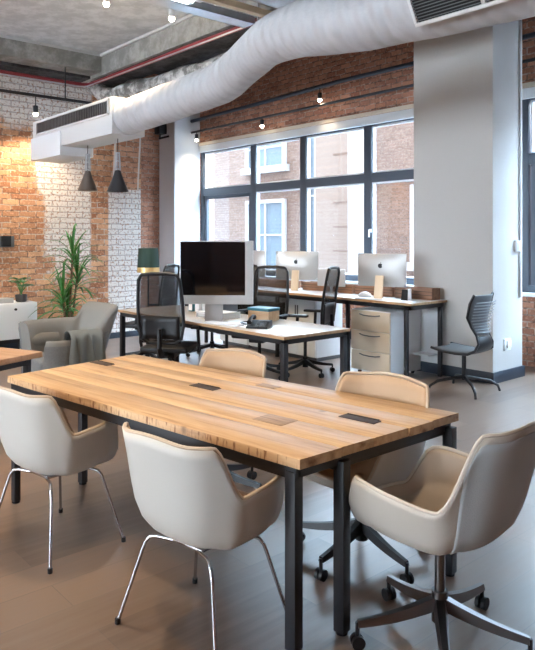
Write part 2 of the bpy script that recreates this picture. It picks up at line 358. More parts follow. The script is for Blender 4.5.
def tag(o, label, cat, group=None):
    o['label'] = label; o['category'] = cat
    if group: o['group'] = group
    return o
def thing(name, label, cat, loc=(0, 0, 0), rz=0, group=None):
    o = bpy.data.objects.new(name, None); COL.objects.link(o); o.empty_display_size = 0.1
    o.location = loc; o.rotation_euler = (0, 0, rz)
    return tag(o, label, cat, group)
def copy_tree(root, loc, rz, label):
    def rec(o, par):
        c = o.copy(); COL.objects.link(c); c.parent = par
        for ch in o.children: rec(ch, c)
        return c
    c = rec(root, None); c.location = loc; c.rotation_euler = (0, 0, rz); c['label'] = label
    return c
def struct(o): o['kind'] = 'structure'; return o
def sst(x, a, b):
    t = max(0, min(1, (x - a) / (b - a))); return t * t * (3 - 2 * t)
def lerp_tab(tab, v):
    for (a, x), (b, y) in zip(tab, tab[1:]):
        if v <= b: return x + (y - x) * (v - a) / (b - a)
    return tab[-1][1]

# ------------------------------------------------------------------ THE SETTING
H1, H2 = 4.20, 4.85           # low concrete ceiling, taller window bay
WX = -9.5                     # end wall
WY = 7.8                      # window wall
struct(B().box(-11.6, 4.0, -8, WY + .3, -0.2, 0).build('floor', M['floor']))
struct(B().box(WX - .3, 4.0, -8, 4.5, H1, H1 + .2).build('ceiling', M['concrete']))
struct(B().box(-11.9, 4.3, 4.9, WY + .3, H2, H2 + .2).build('ceiling_bay', M['dark_soffit']))
struct(B().box(WX - .3, WX, -8, 5.55, 0, H2).box(-11.9, WX - .3, 5.25, 5.55, 0, H2).build('wall_end', M['end_brick']))
struct(B().box(-11.9, -11.6, 5.55, WY, 0, H2).build('wall_recess', M['red_brick']))
bw_ = B().box(WX - .3, 4.3, -8.3, -8, 0, 1.3).box(WX - .3, 4.3, -8.3, -8, 3.2, H2).box(-1.2, 4.3, -8.3, -8, 1.3, 3.2)
for x in (-9.8, -7.2, -4.2): bw_.box(x, x + .6, -8.3, -8, 1.3, 3.2)
struct(bw_.build('wall_back', M['back_brick'], smooth=False))  # unseen wall added to cut sky light from behind; openings sized for it
struct(B().box(4.0, 4.3, -8, WY + .3, 0, H2).build('wall_right', M['red_brick']))
# window wall: brick above and below the openings
wb = B()
wb.box(-11.6, 4.0, WY, WY + .35, 3.47, H2)
wb.box(-11.6, 4.0, WY, WY + .35, 0, 0.86)
wb.box(-11.6, -11.04, WY, WY + .35, 0.86, 3.47); wb.box(-4.75, -4.21, WY, WY + .35, 0.86, 3.47); wb.box(0.4, 4.0, WY, WY + .35, 0.86, 3.47)
struct(wb.build('wall_window', M['win_brick'], smooth=False))
struct(B().box(-11.6, 4.0, WY - .03, WY + .0, 3.415, 3.47).build('trim_1', M['cream']))
struct(B().box(-11.04, -4.75, WY - .02, WY + .2, 3.28, 3.41, .01).box(-4.21, .4, WY - .02, WY + .2, 3.28, 3.41, .01).build('trim_2', M['white_trim']))
struct(B().box(-11.04, -4.75, WY - .12, WY + .2, .86, .9, .005).box(-4.21, .4, WY - .12, WY + .2, .86, .9, .005).build('trim_3', M['white_trim']))
# pillars
struct(B().box(-11.6, -11.04, 7.2, WY, 0, H2).build('wall_pillar_left', M['white_wall'], smooth=False))
M['pillar_paint'] = mat('warm_white_paint', (0.60, 0.575, 0.55), 0.8, bump=.05)
pr = B().box(-4.89, -3.85, 6.56, 7.19, 0, H2, .008)
struct(pr.build('wall_pillar_right', M['pillar_paint']))
struct(B().box(-4.91, -3.83, 6.54, 7.21, 0, 0.12, .004).build('baseboard_pillar', M['skirt']))
struct(B().box(-3.8, 4.0, WY - .02, WY, 0, 0.16).box(-11.0, -4.9, WY - .02, WY, 0, 0.16).build('baseboard_window', M['skirt']))
struct(B().box(WX, WX + .02, -8, 5.55, 0, 0.09).build('baseboard_end', M['skirt']))
# corbelled brick pier above the whitewashed panel
struct(B().prism([(5.03, 2.34), (5.46, 2.34), (5.535, 3.7), (5.10, 3.7)], 'x', WX, WX + .05).build('trim_9', M['red_brick2'], smooth=False))
struct(B().bar((WX + .055, 5.03, 2.34), (WX + .055, 5.10, 3.7), .03, .02).bar((WX + .055, 5.46, 2.34), (WX + .055, 5.535, 3.7), .03, .02).build('trim_10', mat('whitewash_edge', (.62, .56, .50), .9, bump=.5)))
# beams
struct(B().box(WX, -8.8, -8, 4.5, 3.95, H1).build('trim_4', M['beam']))
struct(B().box(WX, 4.0, 4.5, 4.9, 3.90, H2).build('trim_5', M['beam']))
struct(B().box(-8.82, -8.785, -8, 4.49, 4.165, 4.198).box(-8.8, 4.0, 4.47, 4.5, 4.165, 4.198).build('trim_6', mat('pale_bead', (.5, .5, .5), .7)))
struct(B().box(WX, 4.0, 4.56, 4.94, 3.86, 3.9).box(WX, WX + .35, -8, 4.5, 3.91, 3.95).build('trim_8', M['dark_soffit']))
# lintel beams across the ceiling (joint lines)
struct(B().box(-8.8, 4, 1.0, 1.03, 4.185, 4.2).build('trim_7', M['beam']))

# windows
def window(name, xs, z0, z1, ztr, mull, sashes=()):
    root = bpy.data.objects.new(name, None); COL.objects.link(root); struct(root); root.location = (0, 0, 0)
    f = B(); y0, y1 = WY + .02, WY + .13
    for i, x in enumerate(xs):
        hw = .05 if i in (0, len(xs) - 1) else mull / 2
        f.box(x - hw, x + hw, y0, y1, z0, z1, .006)
    f.box(xs[0], xs[-1], y0 + .005, y1 - .005, ztr - .07, ztr + .07, .006)
    f.box(xs[0], xs[-1], y0 + .005, y1 - .005, z0, z0 + .09, .006)
    f.box(xs[0], xs[-1], y0 + .005, y1 - .005, z1 - .02, z1 + .02, .004)
    f.build('window_frame', M['dark_frame'], root)
    for i in range(len(xs) - 1):
        a = xs[i] + mull / 2; b = xs[i + 1] - mull / 2
        for (c, d, k) in ((z0 + .09, ztr - .07, 0), (ztr + .07, z1 - .02, 1)):
            t = .07 if ((i, k) in sashes) else .022
            mm = M['dark_frame'] if t > .03 else M['white_trim']
            s_ = B()
            s_.box(a, a + t, y0 + .02, y1 - .03, c, d); s_.box(b - t, b, y0 + .02, y1 - .03, c, d)
            s_.box(a + t, b - t, y0 + .02, y1 - .03, c, c + t); s_.box(a + t, b - t, y0 + .02, y1 - .03, d - t, d)
            sash = s_.build('sash', mm, root)
            B().box(a + t, b - t, y0 + .045, y0 + .055, c + t, d - t).build('pane', M['glass'], sash, smooth=False)
    return root
w1 = window('window_1', [-11.0, -9.40, -8.09, -6.68, -5.25], .9, 3.28, 2.48, .145, {(0, 0)})
B().box(-6.62, -6.60, WY - .03, WY + .02, 1.66, 1.70).box(-6.62, -6.60, WY - .04, WY - .025, 1.58, 1.70, .003).build('window_handle', M['white_trim'], w1)
w2 = window('window_2', [-4.16, -2.8, -1.4, .35], .9, 3.28, 2.54, .145, {(0, 0), (1, 0)})

# ------------------------------------------------------------------ street outside
def fp(x, y, Y=15.0):
    k = (x - 267.5) / 670.0
    dx = -math.sin(YAW) + k * math.cos(YAW); dy = math.cos(YAW) + k * math.sin(YAW); t = Y / dy
    return dx * t, 1.57 + (238 - y) / 670.0 * t
fac = thing('street_building', 'pale brick building across the street seen through the windows', 'building', (-14, 15, -4))
def fbox(b, x0, x1, d0, d1, z0, z1, bev=0): return b.box(x0 + 14, x1 + 14, d0, d1, z0 + 4, z1 + 4, bev)
fbox(B(), -34, 14, 0, 4, -4, 5.6).build('facade_wall', M['facade'], fac, smooth=False)
glz = mat('street_window_glass', (.16, .22, .27), .1)
whs = mat('white_stone', (.45, .45, .45), .7)
bstone = mat('beige_stone', (.28, .215, .175), .8)
def fwin(xa, xb, za, zb, n=2):
    W = B(); t = .12
    fbox(W, xa - t, xa, -.12, 0, za, zb); fbox(W, xb, xb + t, -.12, 0, za, zb); fbox(W, xa - t, xb + t, -.12, 0, zb, zb + t)
    fbox(W, xa - .25, xb + .25, -.22, 0, za - .22, za)
    for i in range(1, n): x = xa + (xb - xa) * i / n; fbox(W, x - .04, x + .04, -.08, 0, za, zb)
    fbox(W, xa, xb, -.08, 0, (za + zb) / 2 - .03, (za + zb) / 2 + .03)
    f = W.build('window_surround', whs, fac)
    fbox(B(), xa, xb, -.05, -.01, za, zb).build('window_glass', glz, f, smooth=False)
for xa, xb, za, zb in ((-18.2, -16.4, 4.0, 5.3), (-18.2, -16.4, .6, 2.75), (-15.4, -14.9, .5, 5.3), (-10.7, -9.0, 4.0, 5.3), (-11.1, -9.2, .9, 2.9), (-8.2, -6.9, 4.1, 5.3), (-8.2, -6.9, .9, 2.9),
                       (-22.6, -21.0, .9, 2.9), (-22.6, -21.0, 4.2, 5.3), (-5.3, -3.6, .9, 2.9), (-5.3, -3.6, 4.1, 5.3)):
    fwin(xa, xb, za, zb)
pil = B()
fbox(pil, -14.6, -13.2, -.35, 0, -4, 5.6)
pil.build('stone_pilaster', bstone, fac)
jm = mat('dark_joint', (.2, .14, .11), .9)
for k in range(12): fbox(B(), -13.85, -13.19, -.362, -.0, -1 + k * .72, -.95 + k * .72).build('pilaster_joint', jm, fac)
fbox(B(), -13.18, -12.75, -.45, 0, -4, 5.6).build('downpipe', whs, fac)
q = B(); fbox(q, -34, -14.6, -.18, 0, 3.2, 3.45); fbox(q, -12.75, 14, -.18, 0, 3.2, 3.45); fbox(q, -34, -14.6, -.12, 0, -.2, .1); fbox(q, -12.75, 14, -.12, 0, -.2, .1)
q.build('string_course', whs, fac)
struct(B().box(-30, 12, WY + .1, WY + .4, H2 + .2, 22).box(-30, -11.9, WY + .1, WY + .4, -4, H2 + .2).box(4.3, 12, WY + .1, WY + .4, -4, H2 + .2).box(-11.9, 4.3, WY + .1, WY + .35, -4, 0).build('wall_outer_sky_blocker', M['facade']))  # upper floors added out of view to block sky light from the facade
struct(B().box(-36, 12, WY + .35, 15, -4.2, -4).build('ground', mat('street_asphalt', (.2, .2, .21), .9)))

# ------------------------------------------------------------------ CEILING SERVICES
# the fat white ventilation duct with its S-bend
dct = thing('ventilation_duct', 'fat white fabric-wrapped ventilation duct bending across the ceiling', 'duct', (-5, 3.5, 2.7))
def dl(p): return (p[0] + 5, p[1] - 3.5, p[2] - 2.7)
pts, rad = [], []
DT = [(-6.6, 3.62, 2.875, .19), (-5.6, 3.62, 2.912, .187), (-4.75, 3.61, 2.95, .182), (-4.3, 3.50, 3.02, .172), (-3.82, 3.34, 3.065, .172), (-3.39, 3.25, 3.035, .195),
      (-2.9, 3.22, 2.975, .212), (-2.3, 3.22, 2.935, .216), (-1.6, 3.22, 2.915, .222), (3.1, 3.22, 2.915, .222)]
def dtab(X, c):
    acc = 0
    for q_ in (-.14, -.07, 0, .07, .14): acc += lerp_tab([(r_[0], r_[c]) for r_ in DT], max(-6.6, min(3.0, X + q_))) / 5
    return acc
X = -6.6
while X <= 3.0:
    pts.append(dl((X, dtab(X, 1), dtab(X, 2)))); rad.append(dtab(X, 3) + .004 * math.sin(X * 9.7) * math.sin(X * 3.1)); X += .085
B().tube(pts, rad, 28).build('duct_run', M['duct'], dct)
B().box(-8.6 + 5, -6.45 + 5, 3.42 - 3.5, 3.82 - 3.5, 2.68 - 2.7, 3.08 - 2.7, .01).build('square_end_box', M['duct_metal'], dct)
B().box(-8.62 + 5, -7.72 + 5, 3.40 - 3.5, 3.84 - 3.5, 2.57 - 2.7, 2.86 - 2.7, .01).build('end_cap', M['white_trim'], dct)
def grille(x0, x1, y, z0, z1, n):
    f = B(); t = .022
    f.box(x0, x1, y - .02, y, z1 - t, z1).box(x0, x1, y - .02, y, z0, z0 + t).box(x0, x0 + t, y - .02, y, z0, z1).box(x1 - t, x1, y - .02, y, z0, z1)
    g_ = f.build('grille', M['duct_metal'], dct)
    b = B().box(x0 + t, x1 - t, y - .006, y - .001, z0 + t, z1 - t); b.build('grille_back', M['blackplastic'], g_)
    s = B()
    for i in range(1, n): x = x0 + (x1 - x0) * i / n; s.box(x - .004, x + .004, y - .016, y - .004, z0 + t, z1 - t)
    s.build('grille_slats', M['galv'], g_)
grille(-8.45 + 5, -6.5 + 5, -.08, .185, .36, 46)
# slanted grille on the near run of the duct
gx0, gx1 = -2.24, -1.2
G = Matrix.Translation(Vector((0, 3.2 - 3.5, 2.94 - 2.7))) @ Matrix.Rotation(math.radians(31), 4, 'X')
f = B()
for (a, b, c, d) in ((gx0, gx1, .075, .095), (gx0, gx1, -.095, -.075), (gx0, gx0 + .02, -.075, .075), (gx1 - .02, gx1, -.075, .075), (-1.83, -1.81, -.075, .075)):
    f.box(a + 5, b + 5, -.265, -.20, c, d, .003, G)
g2 = f.build('grille', M['duct_metal'], dct)
B().box(gx0 + 5.02, gx1 + 4.98, -.25, -.205, -.075, .075, 0, G).build('grille_back', M['blackplastic'], g2)
f = B()
for k in range(9): zz = -.066 + k * .0165; f.box(gx0 + 5.02, gx1 + 4.98, -.262, -.249, zz - .002, zz + .002, 0, G)
f.build('grille_slats', M['greyplastic'], g2)

def pipe(name, pts, r, m, label, cat, group=None, n=10, couplers=0):
    o = B().tube(pts, r, n)
    return tag(o.build(name, m), label, cat, group)
def fillet(a, b, c, r=.12, n=5):
    a, b, c = map(Vector, (a, b, c)); u = (a - b).normalized() * r; v = (c - b).normalized() * r
    return [a] + [b + u * (1 - t) ** 2 + v * t * t for t in [i / n for i in range(n + 1)]] + [c]
pipe('sprinkler_pipe', fillet((-9.05, -2.2, 3.78), (-9.05, 4.4, 3.78), (-3.6, 4.4, 3.78)), .028, M['red'], 'dark red sprinkler pipe turning the corner beneath the beams', 'pipe')
pipe('thin_conduit', fillet((-9.0, -2.2, 3.74), (-9.0, 4.34, 3.74), (-3.6, 4.34, 3.74)), .009, M['galv'], 'thin pale conduit running along the dark red pipe', 'pipe')
# rough lagged pipe behind the beam
lp = [(-9.35, 4.62, 4.02), (-9.33, 4.66, 3.86), (-9.22, 4.74, 3.74)]; lr = [.10, .12, .13]
X = -9.0
while X < 1.0:
    q_ = sst(X, -9.0, -7.6)
    lp.append((X, 4.84 + .12 * q_, 3.68 + .02 * math.sin(X * 5.1 + 1))); lr.append(.14 + .02 * noise.noise(Vector((X * 2, 0, 0)))); X += .12
lo = B().tube(lp, lr, 20)
for v in lo.bm.verts: v.co += v.normal * 0 + Vector((0, noise.noise(Vector((v.co.x * 2.2, v.co.y * 9, v.co.z * 9))), noise.noise(Vector((v.co.x * 2 + 5, v.co.y * 8, v.co.z * 8))))) * .03
tag(lo.build('lagged_pipe', M['lag'], ang=80), 'rough old plaster-lagged pipe above the white duct', 'pipe')
pipe('slung_cable', [(-8.6, 5.0, 3.95), (-6.5, 5.0, 3.9), (-4.5, 5.0, 3.97), (-3, 5.0, 4.0)], .014, M['blackplastic'], 'black cable slung between the beam and rough lagged pipe', 'cable')
# hanger rods
for i, (x, y) in enumerate(((-5.15, 4.35),)):
    tag(B().cyl((x, y, 3.2), (x, y, 4.2), .012).cyl((x + .03, y, 3.2), (x + .03, y, 4.2), .006).build('hanger_rod', M['galv']), 'thin steel hanger rod dropping from ceiling behind white duct', 'rod')
# conduits on the window wall
pipe('wall_conduit', [(-11.5, 7.6, 3.88), (-9, 7.6, 3.93), (-7, 7.6, 3.98), (-4, 7.6, 3.98), (3.9, 7.6, 3.98)], .035, M['rail'], 'thick dark conduit high on brick above the windows', 'pipe')
tr1 = pipe('light_track', [(-11.5, 7.6, 3.66), (3.9, 7.6, 3.72)], .022, M['black'], 'thin black track under the thick conduit above the windows', 'track')
tag(B().box(-11.5, -11.3, 7.02, 7.19, 3.62, 3.95, .02).tube([(-11.4, 7.1, 3.65), (-11.3, 7.02, 3.52), (-11.1, 7.1, 3.55)], .02).build('junction_box', M['blackplastic']), 'black junction box where the conduits meet by left pillar', 'box')
pipe('ceiling_track', [(-8.9, -2, 3.50), (-8.9, 4.4, 3.50)], .022, M['black'], 'black lighting track along the brick end wall', 'track')
for y in (2.75, 4.0):
    tag(B().cyl((-8.9, y, 3.5), (-8.9, y, 3.96), .009).build('track_hanger', M['black']), 'short black hanger rod holding the end wall track' + (' nearer the duct' if y > 3 else ', the one further from the duct'), 'rod')

def spot(loc, label, col='black', power=60, aim=(0, 0, -1), drop=.0, color=(1, .78, .52), spotdeg=110):
    t = thing('spotlight', label, 'spotlight', loc, 0, 'small lit spotlights')
    h = B().lathe([(.001, .0), (.03, 0), (.034, -.01), (.034, -.10), (.030, -.10), (.028, -.085)], n=16)
    h.cyl((0, 0, 0), (0, 0, .05 + drop), .007)
    h.build('housing', M['white_trim'] if col == 'white' else M['black'], t)
    B().lathe([(.001, -.145), (.022, -.138), (.034, -.115), (.030, -.095), (.001, -.088)], n=16).build('bulb', M['bulb'], t)
    if power:
        l = bpy.data.lights.new('spot_light', 'SPOT'); l.energy = power; l.color = color; l.spot_size = math.radians(spotdeg); l.spot_blend = .8; l.shadow_soft_size = .04
        lo = bpy.data.objects.new('spot_light', l); COL.objects.link(lo); lo.parent = t; lo.location = (0, 0, -.17)
        lo.rotation_euler = Vector(aim).to_track_quat('-Z', 'Y').to_euler()
    return t
spot((-8.9, 3.58, 3.36), 'small spotlight on black track at square end of white duct', drop=.07, power=55, aim=(-.4, .1, -1))
spot((-8.83, 7.55, 3.62), 'spotlight above second window pane from left', power=12)
spot((-10.8, 7.55, 3.60), 'spotlight beside left white pillar over window', power=12)
spot((-7.44, 7.56, 3.86), 'spotlight on thick conduit near middle of window wall', power=12, drop=.03)
spot((-6.27, 4.05, 4.10), 'white spotlight hanging under the pale concrete ceiling by steel tray', 'white', 110, drop=.05)
spot((-6.50, 3.38, 4.17), 'white spotlight at the top edge of the concrete ceiling', 'white', 110)
spot((-8.9, 2.0, 3.42), 'spotlight on black track over the white sideboard', power=55, aim=(-.5, .1, -1))

spot((-3.6, 1.3, 4.15), 'added ceiling spotlight, out of view, above left half of meeting table', 'white', 120)  # this and the next two: added out of view to warm and brighten
spot((-2.2, 0.6, 4.15), 'added ceiling spotlight, out of view, above right half of meeting table', 'white', 90)
spot((-5.2, 0.6, 4.15), 'added ceiling spotlight, out of view, above side table and floor at left', 'white', 80)
# steel tray with tube light, round galvanised duct, beige timber
def ceil_run(name, X, y0, y1, z, w, h, m, label, cat):
    return tag(B().box(X - w / 2, X + w / 2, y0, y1, z, z + h, .004).build(name, m), label, cat)
tt = thing('tray_light', 'galvanised steel tray with lit tube under the ceiling', 'light', (-5.2, 1.5, 3.70))
B().box(-.09, .09, -3, 2.78, 0, .008).box(-.09, -.082, -3, 2.78, 0, .07).box(.082, .09, -3, 2.78, 0, .07).build('tray', M['galv'], tt)
B().cyl((.14, -2.5, .03), (.14, 2.0, .03), .013).build('tube', M['tube'], tt); B().box(.11, .17, -2.6, 2.1, .045, .07).box(.08, .12, 1.2, 1.24, .04, .06).build('tube_holder', M['white_trim'], tt)
B().box(-.06, .06, -2.9, -2.86, .0, .5).box(-.06, .06, 1.6, 1.64, .0, .5).build('hanger', M['galv'], tt)
tag(B().tube([(-4.62, -2, 3.88), (-4.62, 2.2, 3.88), (-4.62, 4.28, 3.88)], .17, 28).build('metal_duct', M['galv']), 'shiny round galvanised duct under the ceiling at top edge', 'duct')
ceil_run('timber_batten', -4.80, -2, 4.49, 3.66, .07, .06, M['plaster_beige'], 'beige timber batten beneath the shiny round duct', 'batten')

# pendant lamps
def pendant(loc, m, label):
    t = thing('pendant_lamp', label, 'pendant lamp', loc, 0, 'pendant lamps by the brick wall')
    B().lathe([(.025, .235), (.032, .23), (.055, .16), (.12, 0), (.115, 0), (.05, .155), (.025, .22)], n=28).build('lamp_shade', m, t)
    c = B()
    for k in range(10): c.cyl((.034 * math.cos(k * PI / 5), .034 * math.sin(k * PI / 5), .235), (.022 * math.cos(k * PI / 5), .022 * math.sin(k * PI / 5), .44), .003, 6)
    for z in (.25, .34, .43): c.lathe([(.036 - (z - .25) * .06, -.003), (.036 - (z - .25) * .06, .003)], n=16, z=z)
    c.build('wire_cage', M['galv'], t)
    B().cyl((0, 0, .22), (0, 0, 2.685 - loc[2]), .0045, 8).build('cord', M['blackplastic'], t)
    B().lathe([(.001, .04), (.02, .05), (.028, .08), (.02, .12), (.012, .16)], n=14).build('bulb', M['white_trim'], t)
    return t
pendant((-7.49, 3.65, 2.14), M['cone'], 'taupe cone pendant lamp hanging from white duct, left of two')
pendant((-6.75, 3.65, 2.09), M['cone2'], 'charcoal cone pendant lamp hanging from white duct, right of two')

# ------------------------------------------------------------------ pillar fittings
tag(B().tube([(-3.835, 7.12, .9), (-3.835, 7.12, 4.8)], .014, 10).build('wall_pipe', M['white_trim']), 'white vertical conduit on right face of big pillar', 'pipe')
sw = thing('switch_box', 'white switch box on conduit of the big white pillar', 'switch', (-3.85, 7.05, 1.42))
B().box(0, .035, -.05, .05, 0, .12, .006).build('box', M['white_trim'], sw); B().box(.035, .042, -.03, .03, .02, .10, .003).build('rocker', M['paper'], sw)
sk = thing('wall_socket', 'white socket low on right face of big white pillar', 'socket', (-3.85, 6.85, .33))
B().box(0, .012, -.07, .07, 0, .13, .004).build('plate', M['white_trim'], sk); B().box(.012, .03, -.03, .05, .03, .11, .004).build('plug', M['paper'], sk)
wsk = thing('wall_box', 'small black box fixed on orange brick wall at left edge', 'box', (WX, 3.38, 1.45))
B().box(0, .09, -.06, .06, 0, .15, .01).build('body', M['blackplastic'], wsk); B().box(0, .02, -.14, .13, -.01, .15, .006).build('back_plate', M['greyplastic'], wsk)

# ------------------------------------------------------------------ MEETING TABLE
TC = Vector((-2.95, 2.07, 0)); TR = math.radians(7.5)
def tl(x, y):
    dx, dy = x - TC.x, y - TC.y
    return (dx * math.cos(TR) + dy * math.sin(TR), -dx * math.sin(TR) + dy * math.cos(TR))
NR, FR, NL, FL = tl(-1.79, 1.714), tl(-1.776, 2.745), tl(-4.02, 1.443), tl(-4.2, 2.40)
def tq(u, v):
    a = [NL[i] + (NR[i] - NL[i]) * u for i in (0, 1)]; b = [FL[i] + (FR[i] - FL[i]) * u for i in (0, 1)]
    return (a[0] + (b[0] - a[0]) * v, a[1] + (b[1] - a[1]) * v)
table = thing('meeting_table', 'large rustic oak plank meeting table on black steel legs', 'table', (TC.x, TC.y, 0), TR)
tb = B(); edges = [0, .22, .41, .63, .80, 1.0]
for k in range(5):
    v0, v1 = edges[k] + .0022, edges[k + 1] - .0022
    n = 30; top, bot = [], []
    ue = [0, 1]
    u0 = .0 + random.uniform(0, .004); u1 = 1 - random.uniform(0, .005)
    zt = .75 + random.uniform(-.0015, .0005)
    rows = []
    for i in range(n + 1):
        u = u0 + (u1 - u0) * i / n
        w0 = (.004 * noise.noise(Vector((u * 14, k * 3, 0))) if k == 0 else 0); w1 = (.006 * noise.noise(Vector((u * 9, 7, 0))) if k == 4 else 0)
        a = tq(u, v0 + w0); b = tq(u, v1 + w1); c = .003
        a2 = tq(u, v0 + w0 + .003); b2 = tq(u, v1 + w1 - .003)
        rows.append([(*a, .712), (*a, zt - c), (*a2, zt), (*b2, zt), (*b, zt - c), (*b, .712)])
    tb.grid(rows, close_v=True, cap=True)
tb.build('tabletop', M['table'], table, ang=50)
# fine saw marks along the long edge
fr = B()
ins = .03
def P(u, v, z): p = tq(u, v); return (p[0], p[1], z)
fr.bar(P(.01, .035, .685), P(.985, .035, .685), .04, .05, .003)
fr.bar(P(.01, .965, .685), P(.985, .965, .685), .04, .05, .003)
for u in (.03, .35, .67, .978): fr.bar(P(u, .035, .69), P(u, .965, .69), .045, .04, .003)
fr.bar(P(.978, .22, .67), P(.978, .965, .67), .03, .035, .003)
fr.build('frame', M['black'], table)
for (u, v, wd) in ((.972, .035, .05), (.988, .25, .05), (.99, .95, .05), (.02, .035, .04), (.045, .48, .045), (.17, .78, .035)):
    p = tq(u, v)
    lg = B().box(p[0] - wd / 2, p[0] + wd / 2, p[1] - wd / 2, p[1] + wd / 2, .012, .69, .004).build('leg', M['black'], table)
    B().lathe([(.02, 0), (.024, .002), (.024, .012), (.012, .014)], (p[0], p[1]), 14).build('foot', M['blackplastic'], lg)
def flapat(x, y, sx, sy, m, name, dz=.0):
    p = tl(x, y)
    o = B().box(p[0] - sx / 2, p[0] + sx / 2, p[1] - sy / 2, p[1] + sy / 2, .742, .7512 + dz, .0006).build(name, m, table)
    if name == 'cable_slot':
        B().box(p[0] - sx / 2 + .01, p[0] + sx / 2 - .01, p[1] + sy / 2 - .008, p[1] + sy / 2 - .001, .750, .7555).build('slot_lip', M['slot'], o)
for x, y in ((-3.01, 2.16), (-4.02, 2.06), (-2.02, 2.31)): flapat(x, y, .19, .065, M['slot'], 'cable_slot')
flapat(-2.26, 2.01, .17, .12, M['flap'], 'wooden_flap'); flapat(-2.80, 2.44, .14, .06, M['flap'], 'wooden_flap')

# second table at the left edge
t2 = thing('side_table', 'light oak tabletop corner at the left edge of the photo', 'table', (-4.72, 1.95, 0), math.radians(22))
B().box(-1.3, 0, -.75, 0, .71, .75, .004).build('tabletop', M['table2'], t2)
B().box(-1.25, -.06, -.70, -.66, .66, .71).box(-1.25, -.06, -.09, -.05, .66, .71).box(-.10, -.06, -.68, -.07, .66, .71).build('frame', M['black'], t2)
for x, y in ((-.08, -.07), (-.08, -.68), (-1.22, -.07), (-1.22, -.68)): B().box(x - .02, x + .02, y - .02, y + .02, 0, .67, .003).build('leg', M['black'], t2)

# ------------------------------------------------------------------ SHELL CHAIRS
FV = [(0, 0), (.12, .24), (.25, .47), (.38, .68), (.5, .82), (.62, .905), (.75, .95), (.88, .975), (1, 1.0)]
GV = [(0, 0), (.12, .004), (.25, .025), (.38, .085), (.5, .19), (.62, .35), (.75, .56), (.88, .79), (1, 1.0)]
def shell_pt(th, v, off=0, P=None):
    """th: degrees from the back, v: 0 centre .. 1 rim"""
    P = P or {}
    a, bb, bf = P.get('a', .30), P.get('bb', .25), P.get('bf', .275)
    hb, ha, hf, z0 = P.get('hb', .83), P.get('ha', .645), P.get('hf', .45), P.get('z0', .38)
    t = abs(th); r = math.radians(th)
    sn, cs = math.sin(r), math.cos(r)
    e = .72
    x = a * math.copysign(abs(sn) ** e, sn); y = -(bb if cs > 0 else bf) * math.copysign(abs(cs) ** e, cs)
    h = hb - .015 * sst(t, 0, 30) - (hb - .015 - ha + .03) * sst(t, P.get('d0', 50), P.get('d1', 78)) + .03 * sst(t, 72, 112)
    h = h + (hf - h) * sst(t, 118, 150)
    f, g = lerp_tab(FV, v), lerp_tab(GV, v)
    lean = P.get('lean', .035) * g * g * max(0, cs) ** 1.2
    flare = 1 + .03 * g * g * (1 if t < 118 else 0)
    px, py = x * f * flare, y * f - lean
    pz = z0 + (h - z0) * g
    if off:   # inward normal approx
        cpt = Vector((0, 0, z0 + .45)); d = (cpt - Vector((px, py, pz)))
        d.normalize(); px += d.x * off; py += d.y * off; pz += d.z * off * (1 if v < .6 else .2)
    return (px, py, pz)
def shell_mesh(b, v0, v1, nth=72, nv=18, off=0, P=None, th0=-180, th1=180):
    full = th1 - th0 >= 360
    rows = []
    for i in range(nv + 1):
        v = v0 + (v1 - v0) * i / nv
        rows.append([shell_pt(th0 + (th1 - th0) * j / nth, v, off, P) for j in range(nth + (0 if full else 1))])
    return b.grid(rows, close_v=full)
def solid(o, t, offset=0, bevel=0):
    m = o.modifiers.new('solidify', 'SOLIDIFY'); m.thickness = t; m.offset = offset
    return o
def shell_parts(root, P, outer, inner, pad=.012):
    s = B(); shell_mesh(s, .02, 1, P=P)
    solid(s.build('shell', outer, root, ang=80), .010)
    p = B(); shell_mesh(p, .02, .992, off=.0125, P=P)
    solid(p.build('seat_liner', inner, root, ang=80), .010)
    q_ = [Vector(shell_pt(th, 1, .006, P)) + Vector((0, 0, .003)) for th in range(-180, 180, 4)]
    B().tube(q_, .0085, 8, closed=True).build('rim', M['rim'] if outer is M['shell'] else outer, root)
GS = 'shell armchairs round the meeting table'
def four_leg_chair(loc, rz, label):
    t = thing('shell_chair', label, 'chair', loc, rz, GS)
    shell_parts(t, {}, M['shell'], M['pad'])
    B().box(-.10, .10, -.11, .11, .366, .380, .005).build('seat_mount', M['chrome'], t)
    for sx in (-1, 1):
        for sy in (-1, 1):
            l = B().tube([(sx * .06, sy * .10, .368), (sx * .14, sy * .125, .370), (sx * .172, sy * .138, .364), (sx * .19, sy * .147, .342), (sx * .203, sy * .153, .305),
                          (sx * .285, sy * .212, .012)], .0075, 12).build('leg', M['chrome'], t)
            B().lathe([(.009, 0), (.012, .002), (.012, .022), (.009, .026)], (sx * .286, sy * .213), 12).build('rubber_foot', M['blackplastic'], l)
    return t
c1 = four_leg_chair((-3.35, 1.455, 0), math.radians(9), 'white shell armchair on thin chrome legs at left end of meeting table')
copy_tree(c1, (-2.205, 1.58, 0), math.radians(8), 'white shell armchair on thin chrome legs at front, centre of near side')

